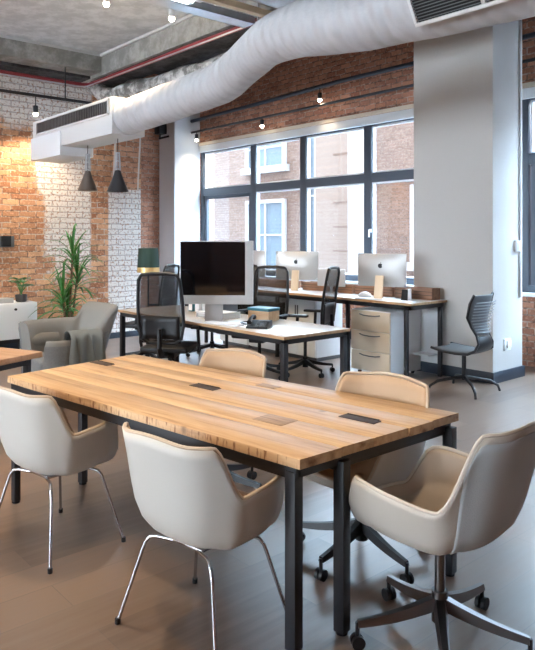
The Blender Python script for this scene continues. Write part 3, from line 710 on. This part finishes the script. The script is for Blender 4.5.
def star_base(t, n, r, a0, metal, hub_z=.11, tophub=.37, drop=.06):
    B().cyl((0, 0, hub_z - .03), (0, 0, hub_z + .09), .032, 20).cyl((0, 0, hub_z + .08), (0, 0, tophub), .02, 20).build('column', metal, t)
    for k in range(n):
        a = math.radians(a0 + k * 360.0 / n); c, s = math.cos(a), math.sin(a)
        b = B(); rows = []
        for i in range(7):
            u = i / 6; q = .02 + (r - .02) * u; z = hub_z + .045 - (drop + .0) * u - .01 * math.sin(PI * u); w = .027 - .012 * u; h = .022 - .010 * u
            rows.append([(q * c - w * s, q * s + w * c, z - h), (q * c - w * .6 * s, q * s + w * .6 * c, z + h), (q * c + w * .6 * s, q * s - w * .6 * c, z + h), (q * c + w * s, q * s - w * c, z - h)])
        b.grid(rows, close_v=True, cap=True)
        l = b.build('base_leg', metal, t, ang=30)
        cx, cy = r * c, r * s
        cs = B(); cs.cyl((cx, cy, .03), (cx, cy, hub_z - drop + .05), .009, 8)
        for d in (-.013, .013):
            cs.tube([(cx - s * (d - .008), cy + c * (d - .008), .026), (cx - s * (d + .008), cy + c * (d + .008), .026)], .026, 16)
        cs.build('caster', M['blackplastic'], l)
def swivel_shell(loc, rz, label, P, outer, inner, a0, panel=None):
    t = thing('swivel_shell_chair', label, 'chair', loc, rz, GS)
    shell_parts(t, P, outer, inner)
    if panel:
        s = B(); shell_mesh(s, .30, .97, 30, 14, off=-.007, P=P, th0=-52, th1=52)
        solid(s.build('back_panel', panel, t, ang=80), .004)
    zz = P.get('z0', .38)
    B().box(-.09, .09, -.1, .1, zz - .03, zz - .006, .005).build('seat_mount', M['blackplastic'], t)
    star_base(t, 5, .33, a0, M['dark_chrome'] if panel else M['blackplastic'], tophub=zz - .02)
    return t
swivel_shell((-2.20, 2.53, 0), math.radians(180 + 5), 'tan-lined shell armchair behind meeting table, right of two on far side', {'hb': .85}, M['shell'], M['pad'], 20)
swivel_shell((-3.34, 2.46, 0), math.radians(180 + 8), 'tan-lined shell armchair behind meeting table, left of two on far side', {'hb': .84}, M['shell'], M['pad'], 50)
swivel_shell((-1.53, 2.22, 0), math.radians(93), 'greige leather swivel armchair at right end of meeting table', {'hb': .92, 'ha': .65, 'a': .30, 'bb': .31, 'bf': .33, 'lean': .07, 'd0': 38, 'd1': 70, 'z0': .42, 'hf': .49}, M['greige'], M['greige_in'], 0, M['greypanel'])

# ------------------------------------------------------------------ OFFICE TASK CHAIRS
def task_chair(loc, rz, label, name='mesh_office_chair'):
    t = thing(name, label, 'office chair', loc, rz, 'black mesh office chairs')
    # seat, rounded
    B().box(-.24, .24, -.22, .25, .45, .51, .028, seg=3).build('seat', M['blackplastic'], t)
    # back frame loop
    def bk(x, z): return (x, -.25 - .10 * (z - .5) + .05 * math.cos(x * 5) - .05 + .02 * math.sin((z - .5) * 5), z)
    loop = []
    for x, z in ((-.13, .56), (.13, .56), (.2, .60), (.225, .72), (.222, .92), (.205, 1.12), (.17, 1.165), (.08, 1.175), (-.08, 1.175), (-.17, 1.165), (-.205, 1.12), (-.222, .92), (-.225, .72), (-.2, .60)):
        z = .56 + (z - .56) * 1.09
        loop.append(bk(x, z))
    B().tube(loop, .016, 10, closed=True).build('back_frame', M['blackplastic'], t)
    rows = []
    for i in range(9):
        z = .56 + .66 * i / 8; hw = .21 if .1 < i / 8 < .95 else .19
        rows.append([bk(-hw + 2 * hw * j / 8, z) for j in range(9)])
    solid(B().grid(rows).build('back_mesh', M['mesh'], t), .003)
    rows = []
    for i in range(5):
        z = .60 + .22 * i / 4
        rows.append([tuple(Vector(bk(-.19 + .38 * j / 8, z)) + Vector((0, -.02, 0))) for j in range(9)])
    solid(B().grid(rows).build('lumbar_support', M['blackplastic'], t), .012)
    B().tube([(0, -.12, .42), (0, -.27, .44), (0, -.33, .52), (0, -.325, .70)], [.03, .03, .026, .018], 10).box(-.09, .09, -.14, .10, .39, .45, .015).build('back_support', M['blackplastic'], t)
    for sx in (-1, 1):
        a = B().tube([(sx * .20, 0, .44), (sx * .29, 0, .46), (sx * .30, -.01, .52), (sx * .295, -.02, .68)], .018, 10).build('armrest_post', M['blackplastic'], t)
        B().box(sx * .29 - .04, sx * .29 + .04, -.14, .12, .68, .71, .012).build('armrest_pad', M['blackplastic'], a)
    star_base(t, 5, .33, 18, M['blackplastic'], hub_z=.10, tophub=.42)
    return t
oc = task_chair((-5.70, 3.66, 0), math.radians(40), 'black mesh office chair on near side of monitor desk')
copy_tree(oc, (-5.80, 4.92, 0), math.radians(205), 'black mesh office chair behind the big monitor, beyond its desk')
copy_tree(oc, (-5.60, 5.45, 0), math.radians(115), 'black mesh office chair turned sideways left of drawer unit')
copy_tree(oc, (-7.25, 5.32, 0), math.radians(15), 'black mesh office chair far back between the desks')
copy_tree(oc, (-6.58, 5.05, 0), math.radians(185), 'black mesh office chair whose wheels show under the monitor desk, behind the screen')
copy_tree(oc, (-7.40, 4.42, 0), math.radians(120), 'black office chair beside the green-shaded lamp')

# visitor chair next to the pillar
vc = thing('cantilever_chair', 'black and grey ribbed swivel chair beside the big white pillar', 'chair', (-3.88, 6.02, 0), math.radians(95))
def S(s): return lerp_tab
side = [(.24, .445), (.10, .425), (-.05, .415), (-.17, .42), (-.235, .455), (-.255, .52), (-.225, .60), (-.18, .68), (-.165, .78), (-.20, .92), (-.235, 1.01)]
hw = [.20, .225, .225, .215, .19, .15, .13, .15, .21, .225, .20]
rows = [[(-w_ + 2 * w_ * j / 8, y - .03 * (1 - (2 * j / 8 - 1) ** 2), z) for j in range(9)] for (y, z), w_ in zip(side[:4], hw[:4])]
o = B().grid(rows).build('seat', M['greyplastic'], vc); solid(o, .03); o.modifiers.new('s', 'SUBSURF').levels = 1
rows = [[(-w_ + 2 * w_ * j / 8, y - .05 * (1 - (2 * j / 8 - 1) ** 2), z) for j in range(9)] for (y, z), w_ in zip(side[6:], hw[6:])]
o = B().grid(rows).build('backrest', M['greyplastic'], vc); solid(o, .02); o.modifiers.new('s', 'SUBSURF').levels = 1
rows = [[(-w_ + 2 * w_ * j / 8, y - .03 * (1 - (2 * j / 8 - 1) ** 2), z) for j in range(9)] for (y, z), w_ in zip(side[3:7], hw[3:7])]
o = B().grid(rows).build('spine', M['blackplastic'], vc); solid(o, .022); o.modifiers.new('s', 'SUBSURF').levels = 1
f = B()
for sx in (-1, 1): f.tube([(sx * w_, y, z) for (y, z), w_ in zip(side, hw)], .014, 8)
f.build('side_frame', M['black'], vc)
f = B()
for k in range(11):
    z = .66 + .030 * k; y = lerp_tab([(.6, -.225), (.68, -.18), (.78, -.165), (.92, -.20), (1.01, -.235)], z); w_ = lerp_tab([(.6, .13), (.68, .15), (.78, .21), (.92, .225), (1.01, .2)], z)
    f.tube([(-w_ + 2 * w_ * j / 8, y - .045 - .045 * (1 - (2 * j / 8 - 1) ** 2), z - .03) for j in range(9)], .006, 6)
f.build('back_ribs', mat('pale_ribs', (.20, .215, .23), .5), vc)
B().cyl((0, -.02, .12), (0, -.02, .41), .022).build('column', M['black'], vc)
for k in range(4):
    a = math.radians(45 + 90 * k); c, s = math.cos(a), math.sin(a)
    B().tube([(0, -.02, .15), (c * .12, s * .12 - .02, .135), (c * .27, s * .27 - .02, .11), (c * .35, s * .35 - .02, .06), (c * .37, s * .37 - .02, .004)], [.02, .016, .014, .013, .013], 10).build('base_leg', M['black'], vc)

# ------------------------------------------------------------------ MONITOR DESK
md = thing('monitor_desk', 'long pale desk with wood edge and black frame under big monitor', 'desk', (-4.14, 3.78, 0))
B().box(-2.85, 0, 0, .82, .722, .742, .002).build('desktop', M['desk_grey'], md)
B().box(-2.855, .005, -.006, 0, .716, .7415).box(0, .006, 0, .82, .716, .7415).box(-2.856, -2.85, 0, .82, .716, .7415).build('edge_band', M['desk_edge'], md)
B().box(-2.83, -.02, .02, .06, .67, .72).box(-2.83, -.02, .76, .80, .67, .72).box(-.06, -.02, .02, .8, .67, .72).box(-2.83, -2.79, .02, .8, .67, .72).build('frame', M['black'], md)
for x in (-2.81, -.04):
    for y in (.04, .78): B().box(x - .025, x + .025, y - .025, y + .025, 0, .68, .003).build('leg', M['black'], md)
# second bench beyond it on the left (its end shows past the chair)
# big display
mon = thing('desktop_monitor', 'large silver-framed desktop monitor with dark screen on long desk', 'monitor', (-5.41, 3.99, .742), math.radians(46))
B().box(-.345, .395, 0, .045, .165, .80, .006).build('bezel', M['alu_white'], mon)
B().box(-.335, .315, -.004, .004, .255, .79).build('screen', M['screen'], mon, smooth=False)
B().prism([(-.005, 0), (.16, 0), (.16, .008), (.03, .012), (.05, .25), (.035, .25)], 'x', -.09, .09).build('stand', M['alu'], mon)
B().box(-.31, .36, .045, .07, .22, .74, .02).build('back_cover', M['alu_white'], mon)

# desk phone
ph = thing('desk_phone', 'black desk phone with handset near right end of monitor desk', 'phone', (-4.72, 4.0, .742), math.radians(35))
B().prism([(-.09, 0), (.11, 0), (.11, .06), (-.09, .018)], 'x', -.10, .10).build('body', M['blackplastic'], ph)
B().tube([(-.075, -.07, .055), (-.075, -.03, .085), (-.075, .06, .10), (-.075, .10, .085)], [.024, .016, .016, .024], 10).build('handset', M['blackplastic'], ph)
B().box(-.02, .085, .03, .09, .056, .062, .002, Matrix.Rotation(math.radians(0), 4, 'X')).build('display', M['greyplastic'], ph)
kb = B()
for i in range(4):
    for j in range(3): kb.box(-.015 + j * .033, .008 + j * .033, -.075 + i * .024, -.06 + i * .024, .018 + i * .005, .034 + i * .006)
kb.build('keypad', M['greyplastic'], ph)
tag(B().tube([(-4.98 + .13 * math.cos(t * .55) * (1 - t * .03), 4.12 + .1 * math.sin(t * .55), .752) for t in range(13)], .006, 6).build('phone_cable', M['blackplastic']), 'black phone cable looped on the long desk', 'cable')
# papers, teal box, books
pt = thing('letter_tray', 'stack of white paper trays just behind the big monitor', 'tray', (-5.62, 4.20, .742), .1)
for k in range(3): B().box(-.2, .2, -.13, .13, k * .022, k * .022 + .004).box(-.2, -.195, -.13, .13, k * .022, k * .022 + .02).box(.195, .2, -.13, .13, k * .022, k * .022 + .02).box(-.18, .18, -.12, .12, k * .022 + .004, k * .022 + .016).build('tray', M['paper'], pt)
kbd = thing('keyboard', 'white keyboard lying in front of the big monitor', 'keyboard', (-5.12, 3.90, .742), math.radians(10))
B().box(-.21, .21, -.06, .06, 0, .012, .003).build('case', M['white_trim'], kbd)
k_ = B()
for i in range(14):
    for j in range(4): k_.box(-.20 + i * .0286, -.177 + i * .0286, -.05 + j * .026, -.03 + j * .026, .012, .017)
k_.build('keys', M['paper'], kbd)
bx = thing('storage_box', 'brown storage box with dark teal lid right of the big monitor', 'box', (-5.12, 4.40, .742), .2)
B().box(-.13, .13, -.09, .09, 0, .10, .004).build('body', M['desk_edge'], bx); B().box(-.135, .135, -.095, .095, .10, .13, .004).build('lid', M['teal'], bx)
for i, (m_, h_) in enumerate(((M['teal'], .19), (M['paper'], .17), (M['bluebook'], .20), (M['white_lacq'], .18), (M['greyplastic'], .19))):
    t = ['dark teal', 'white', 'navy blue', 'pale glossy', 'dark grey'][i]
    b = thing('binder', t + ' binder standing behind big monitor on the long desk', 'binder', (-6.30 + i * .13, 4.44, .742), 0, 'binders behind the monitor')
    B().box(-.04, .04, -.12, .12, 0, h_, .003).build('cover', m_, b); B().box(-.033, .033, -.1215, .10, .01, h_ - .004).build('pages', M['paper'], b)

# ------------------------------------------------------------------ WINDOW DESK
DZ = .87
wd = thing('window_desk', 'long white desk with plywood edge along the windows', 'desk', (-4.40, 5.86, 0))
B().box(-3.9, -.0, .0, .66, DZ - .022, DZ, .002).build('desktop', M['desk_white'], wd)
B().box(-3.9, .0, -.006, 0, DZ - .028, DZ - .002).box(0, .006, 0, .66, DZ - .028, DZ - .002).build('edge_band', M['desk_edge'], wd)
B().box(-3.88, -.03, .03, .07, DZ - .08, DZ - .024).box(-.07, -.03, .03, .63, DZ - .08, DZ - .024).box(-3.88, -.03, .59, .63, DZ - .08, DZ - .024).build('frame', M['black'], wd)
for x, y in ((-.10, .05), (-.05, .60), (-.95, .05), (-2.2, .05), (-3.8, .05), (-2.2, .6), (-3.8, .6)): B().box(x - .02, x + .02, y - .02, y + .02, 0, DZ - .03, .002).build('leg', M['black'], wd)
B().box(-.95, -.08, .60, .62, .14, DZ - .09).box(-.95, -.08, .42, .60, .24, .255).build('modesty_panel', M['white_lacq'], wd)
# drawer unit
pd = thing('drawer_unit', 'beige three-drawer pedestal under the right end of window desk', 'cabinet', (-5.28, 5.88, 0))
B().box(0, .58, .02, .56, .045, .745, .004).build('carcass', M['white_lacq'], pd)
for k in range(3):
    z = .055 + k * .228
    d = B().box(.006, .574, 0, .02, z, z + .222, .004).build('drawer', M['ped'], pd)
    B().tube([(.14, -.004, z + .185), (.20, -.014, z + .175), (.29, -.018, z + .172), (.38, -.014, z + .175), (.44, -.004, z + .185)], .007, 8).build('handle', M['greyplastic'], d)
for x in (.07, .51):
    for y in (.08, .5): B().tube([(x - .012, y, .022), (x + .012, y, .022)], .022, 12).box(x - .008, x + .008, y - .008, y + .008, .022, .046).build('caster', M['blackplastic'], pd)
# white cupboards under the left part of the desk
for i, x in enumerate((-6.62, -7.30, -7.98)):
    c = thing('low_cabinet', ['white low cabinet under window desk, nearest the drawer unit', 'white low cabinet under window desk, middle of three', 'white low cabinet under window desk, furthest from the drawer unit'][i], 'cabinet', (x, 6.0, 0), 0, 'white cabinets under the window desk')
    B().box(0, .64, .02, .5, .05, .78, .004).build('carcass', M['white_lacq'], c)
    for s in (0, 1):
        d = B().box(.004 + s * .32, .316 + s * .32, 0, .018, .06, .77, .003).build('door', M['white_lacq'], c)
        B().box(.27 + s * .04, .285 + s * .04, -.012, 0, .55, .70, .003).build('handle', M['greyplastic'], d)
    B().box(.02, .62, .04, .48, 0, .05).build('plinth', M['greyplastic'], c)
# wooden organiser row on the back of the desk
for i, (x0, x1, h_) in enumerate(((-7.7, -6.75, .10), (-6.55, -5.65, .11), (-5.6, -5.02, .115), (-4.98, -4.46, .13))):
    lab = ['low walnut desk box at far left of window desk', 'walnut desk box on window desk left of right-hand computer', 'walnut desk box on window desk behind right-hand computer', 'tallest walnut desk box beside the white pillar'][i]
    b = thing('desk_box', lab, 'box', (x0, 6.32, DZ), 0, 'walnut boxes on the window desk')
    ll = x1 - x0
    B().box(0, ll, 0, .012, 0, h_, .002).box(0, ll, .148, .16, 0, h_, .002).box(0, .012, .012, .148, 0, h_, .002).box(ll - .012, ll, .012, .148, 0, h_, .002).box(.012, ll - .012, .012, .148, 0, .01).build('box_body', M['walnut'], b)
    B().box(.0, ll, -.003, .0, h_ * .38, h_ * .42).box(.0, ll, -.003, .0, h_ * .68, h_ * .72).build('groove', M['slot'], b)

def apple(b, s):   # round fruit-shaped mark with bite and leaf
    pts = []
    for k in range(24):
        a = 2 * PI * k / 24; r = s * (1 - .12 * math.exp(-((a - PI / 2) / .35) ** 2) - .05 * math.exp(-((a - 3 * PI / 2) / .3) ** 2))
        if abs((a + PI) % (2 * PI) - PI) < .45: r *= .72
        pts.append((r * math.cos(a), r * math.sin(a)))
    b.prism([(x, z) for x, z in pts], 'y', 0, .002)
    b.prism([(0, s * 1.0), (s * .38, s * 1.15), (s * .42, s * 1.5), (s * .05, s * 1.3)], 'y', 0, .002)
def imac(loc, rz, label, wid=.60, hh=.50):
    t = thing('desktop_computer', label, 'computer', loc, rz, 'desktop computers on the window desk')
    rows = []
    for i in range(9):
        u = i / 8; rows.append([(-wid / 2 + wid * j / 12, -.006 - .035 * math.sin(PI * u) ** .7 * math.sin(PI * j / 12) ** .7, .14 + (hh - .14 + .02) * u) for j in range(13)])
    B().grid(rows).build('back_shell', M['alu'], t, ang=80)
    B().box(-wid / 2, wid / 2, -.006, .002, .14, hh + .02, .002).build('bezel', M['alu_white'], t)
    B().box(-wid / 2 + .012, wid / 2 - .012, .002, .004, .21, hh + .01).build('screen', M['screen'], t)
    B().prism([(-.12, 0), (.06, 0), (.06, .005), (-.09, .008), (-.055, .26), (-.07, .27)], 'x', -.05, .05).build('stand', M['goldstand'], t)
    a = B(); apple(a, .028); l = a.build('logo', M['blackplastic'], t); l.location = (0, -.047, .38)
    return t
im = imac((-4.98, 6.08, DZ), math.radians(16), 'silver desktop computer seen from behind on window desk, by the pillar')
copy_tree(im, (-6.55, 6.22, DZ), math.radians(28), 'silver desktop computer seen from behind on window desk, left one')
copy_tree(im, (-7.6, 6.26, DZ), math.radians(10), 'silver desktop computer mostly hidden behind the big monitor')
sm = thing('small_screen', 'small pale screen left of the middle window mullion', 'monitor', (-5.95, 6.25, DZ), math.radians(15))
B().box(-.2, .2, 0, .02, .08, .30, .005).build('panel', M['alu'], sm); B().box(-.06, .06, -.04, .06, 0, .008).box(-.015, .015, .005, .015, .005, .1).build('stand', M['alu'], sm)
kb2 = thing('flat_keyboard', 'slim grey keyboard before the computer by the pillar', 'keyboard', (-5.0, 5.93, DZ), math.radians(8))
B().box(-.20, .20, -.05, .05, 0, .009, .002).build('case', M['alu'], kb2)
tag(B().tube([(-5.28 + .02 * k, 6.02 + .01 * k, DZ + .012 + .022 * math.sin(PI * k / 7)) for k in range(8)], [.018, .03, .034, .034, .034, .03, .026, .012], 12).build('computer_mouse', M['desk_white']), 'white mouse near keyboard on window desk', 'mouse')
dp = thing('desk_telephone', 'small black and white phone on window desk by the pillar', 'phone', (-4.66, 6.12, DZ), .4)
B().prism([(-.05, 0), (.06, 0), (.03, .12), (.0, .12)], 'x', -.05, .02).build('cradle', M['blackplastic'], dp)
B().box(.022, .055, -.03, .02, 0, .13, .01).build('handset', M['white_trim'], dp)
tag(B().box(-4.66, -4.46, 5.93, 6.03, DZ, DZ + .008, .002).build('notepad', M['white_lacq']), 'thin pale notepad on right end of window desk', 'notepad')

# ------------------------------------------------------------------ LOUNGE CORNER
ac = thing('lounge_armchair', 'grey wool lounge armchair with a throw over its arm', 'armchair', (-6.30, 2.80, 0), math.radians(180))
ac.scale = (.80, .82, .97)
def uwall(b, th0, th1, hfun, a, bb, thick, zb, n=40, flare=.0):
    rows = []
    for i in range(n + 1):
        th = th0 + (th1 - th0) * i / n; r = math.radians(th); sn, cs = math.sin(r), math.cos(r)
        ex = .62; dx, dy = math.copysign(abs(sn) ** ex, sn), -math.copysign(abs(cs) ** ex, cs)
        h = hfun(th); fl = flare * sst(h, .6, .95)
        t = thick
        sec = []
        for (o, z) in ((1, zb), (1, zb + .3), (1.0, h - .06), (.92, h - .01), (.7, h + .008), (.35, h + .004), (.08, h - .03), (0, h - .09), (0, zb + .3), (0, zb)):
            A = a - t + t * o + fl * max(0, (z - .4)) ; Bk = bb - t + t * o + fl * max(0, (z - .4)) * 1.6
            sec.append((dx * A, dy * Bk, z))
        rows.append(sec)
    return b.grid(rows, close_v=True, cap=True)
hf_ = lambda th: (.62 + .30 * (1 - sst(-th, 44, 66))) if th < 0 else (.76 + .16 * (1 - sst(th, 38, 50)))
uwall(B(), -138, 138, hf_, .44, .42, .11, .17, flare=.25).build('back_and_arms', M['armchair_in'], ac, ang=60)
uwall(B(), -139, 139, lambda th: hf_(th) - .05, .452, .432, .02, .16, flare=.25).build('outer_cover', M['armchair'], ac, ang=60)
B().box(-.32, .32, -.30, .38, .24, .44, .06, seg=4).build('seat_cushion', M['armchair'], ac)
B().box(-.30, .30, -.30, .34, .16, .25, .02).build('seat_base', M['armchair'], ac)
B().tube([(.36, -.1, .57), (.365, .12, .57), (.36, .30, .55)], [.06, .07, .06], 14).build('arm_roll', M['armchair_in'], ac)
for sx in (-1, 1):
    for sy in (-1, 1): B().cyl((sx * .26, sy * .26, .17), (sx * .28, sy * .28, 0), .014).build('leg', M['black'], ac)
# throw over the near arm
rows = []
for i in range(25):
    s = i / 24; row = []
    for j in range(17):
        yv = -.30 + .42 * j / 16 + .02 * math.sin(s * 6 + j)
        fold = .022 * math.sin(j * 1.5 + s * 2.4) + .012 * noise.noise(Vector((s * 4, j * .5, 1)))
        if s < .25: xx = -.26 + 0.0 + fold * .6; z = .47 + (s / .25) * .17
        elif s < .45: a_ = (s - .25) / .2 * PI; xx = -.385 + .125 * math.cos(a_); z = .64 + .075 * math.sin(a_)
        else: xx = -.515 - .03 * (s - .45) + fold; z = .64 - (s - .45) / .55 * (.44 + .05 * math.sin(j * .7))
        row.append((xx, yv, z + .0))
    rows.append(row)
th_ = B().grid(rows).build('throw_blanket', M['blanket'], None, ang=80)
solid(th_, .012); th_.modifiers.new('s', 'SUBSURF').levels = 1
th_.location = ac.location; th_.rotation_euler = ac.rotation_euler; th_.scale = ac.scale
tag(th_, 'grey-green throw blanket draped over arm of grey armchair', 'blanket')

# sideboard
sb = thing('sideboard', 'white sideboard against brick end wall at left edge', 'sideboard', (-8.95, 3.62, 0))
B().box(-.45, 0, -2.4, 0, .22, .70, .006).build('body', M['white_lacq'], sb)
for k in range(3):
    d = B().box(0, .018, -.795 - .8 * k, -.005 - .8 * k, .23, .69, .003).build('door', M['white_lacq'], sb)
    B().cyl((.018, -.30 - .8 * k, .62), (.04, -.30 - .8 * k, .62), .016).build('knob', M['blackplastic'], d)
for y in (-.1, -2.3):
    for x in (-.4, -.05): B().cyl((x, y, 0), (x, y, .22), .014).build('leg', M['black'], sb)
B().box(-.44, -.01, -2.39, -.01, .17, .22).build('base_rail', M['black'], sb)
tag(B().box(-9.25, -9.02, 2.95, 3.33, .70, .76, .006).build('grey_case', mat('grey_case', (.42, .43, .44), .5)), 'low grey case lying on the white sideboard', 'case')
pp = thing('potted_plant', 'small leafy plant in dark pot on the white sideboard', 'plant', (-9.1, 3.46, .70))
B().lathe([(.055, 0), (.07, .01), (.08, .10), (.072, .10), (.07, .09)], n=20).build('pot', M['pot'], pp)
B().lathe([(.001, .085), (.07, .088)], n=16).build('soil', M['soil'], pp)
def leafpts(base, d, L, w, droop, n=6, twist=0, curlv=.3):
    d = Vector(d).normalized(); side_ = d.cross(Vector((0, 0, 1)));
    if side_.length < .05: side_ = Vector((1, 0, 0))
    side_.normalize(); rows = []; p = Vector(base)
    for i in range(n + 1):
        u = i / n; ww = w * math.sin(PI * min(1, .12 + .88 * u)) ** .8 if curlv else w
        if i == n: ww = w * .03
        dd = (d + Vector((0, 0, -droop * u * 1.4))).normalized()
        rows.append([p - side_ * ww + Vector((0, 0, ww * .35)), p.copy(), p + side_ * ww + Vector((0, 0, ww * .35))])
        p = p + dd * (L / n)
    return rows
f = B(); st = B()
for k in range(11):
    a = k * 2.4; tip = Vector((.06 * math.cos(a), .06 * math.sin(a), .20 + .05 * (k % 3)))
    st.tube([(0, 0, .09), (.02 * math.cos(a), .02 * math.sin(a), .15), tip], .004, 6)
    f.grid(leafpts(tip, (math.cos(a), math.sin(a), .5), .12, .055, .5))
solid(f.build('foliage', M['leaf2'], pp, ang=80), .0015); st.build('stems', M['leaf'], pp)

dr = thing('dracaena', 'tall spiky dracaena plant behind grey armchair against brick', 'plant', (-8.5, 3.86, 0))
B().lathe([(.13, 0), (.15, .01), (.18, .34), (.165, .34), (.16, .31)], n=28).build('pot', M['pot'], dr)
B().lathe([(.001, .30), (.162, .305)], n=20).build('soil', M['soil'], dr)
canes = [((0, 0), (.03, .05), 1.36), ((-.04, .03), (-.06, .16), 1.05), ((.04, -.03), (.10, -.12), .80), ((0, .05), (-.05, .02), .62)]
c_ = B(); f = B()
for (b0, t0, h_) in canes:
    c_.tube([(b0[0], b0[1], .28), ((b0[0] + t0[0]) / 2 + .015, (b0[1] + t0[1]) / 2, h_ * .6), (t0[0], t0[1], h_)], [.02, .017, .014], 8)
    for k in range(26):
        a = k * 2.399; zz = h_ - .24 * (k / 26) + .06; el = 1.5 - 1.5 * (k / 26)
        L = random.uniform(.36, .52)
        f.grid(leafpts((t0[0], t0[1], zz - .04), (math.cos(a) * math.cos(el), math.sin(a) * math.cos(el), math.sin(el) + .05), L, .019, random.uniform(.5, 1.2), 7))
c_.build('cane', M['cane'], dr); solid(f.build('foliage', M['leaf'], dr, ang=80), .001)

# lamp with green shade
fl = thing('floor_lamp', 'lamp with dark green drum shade beside the left brick pier', 'lamp', (-7.98, 4.78, 0))
B().lathe([(.001, 0), (.14, .0), (.14, .018), (.02, .03)], n=28).build('base', M['black'], fl)
B().cyl((0, 0, .02), (0, 0, 1.32), .011).build('pole', M['black'], fl)
s_ = B().lathe([(.145, 1.17), (.15, 1.17), (.135, 1.43), (.13, 1.43)], n=32); s_.build('lamp_shade', M['greenshade'], fl)
B().lathe([(.146, 1.10), (.153, 1.10), (.1515, 1.17), (.145, 1.17)], n=32).build('shade_band', M['goldband'], fl)
B().lathe([(.001, 1.20), (.03, 1.22), (.035, 1.27), (.015, 1.32)], n=16).build('bulb', M['bulb'], fl)
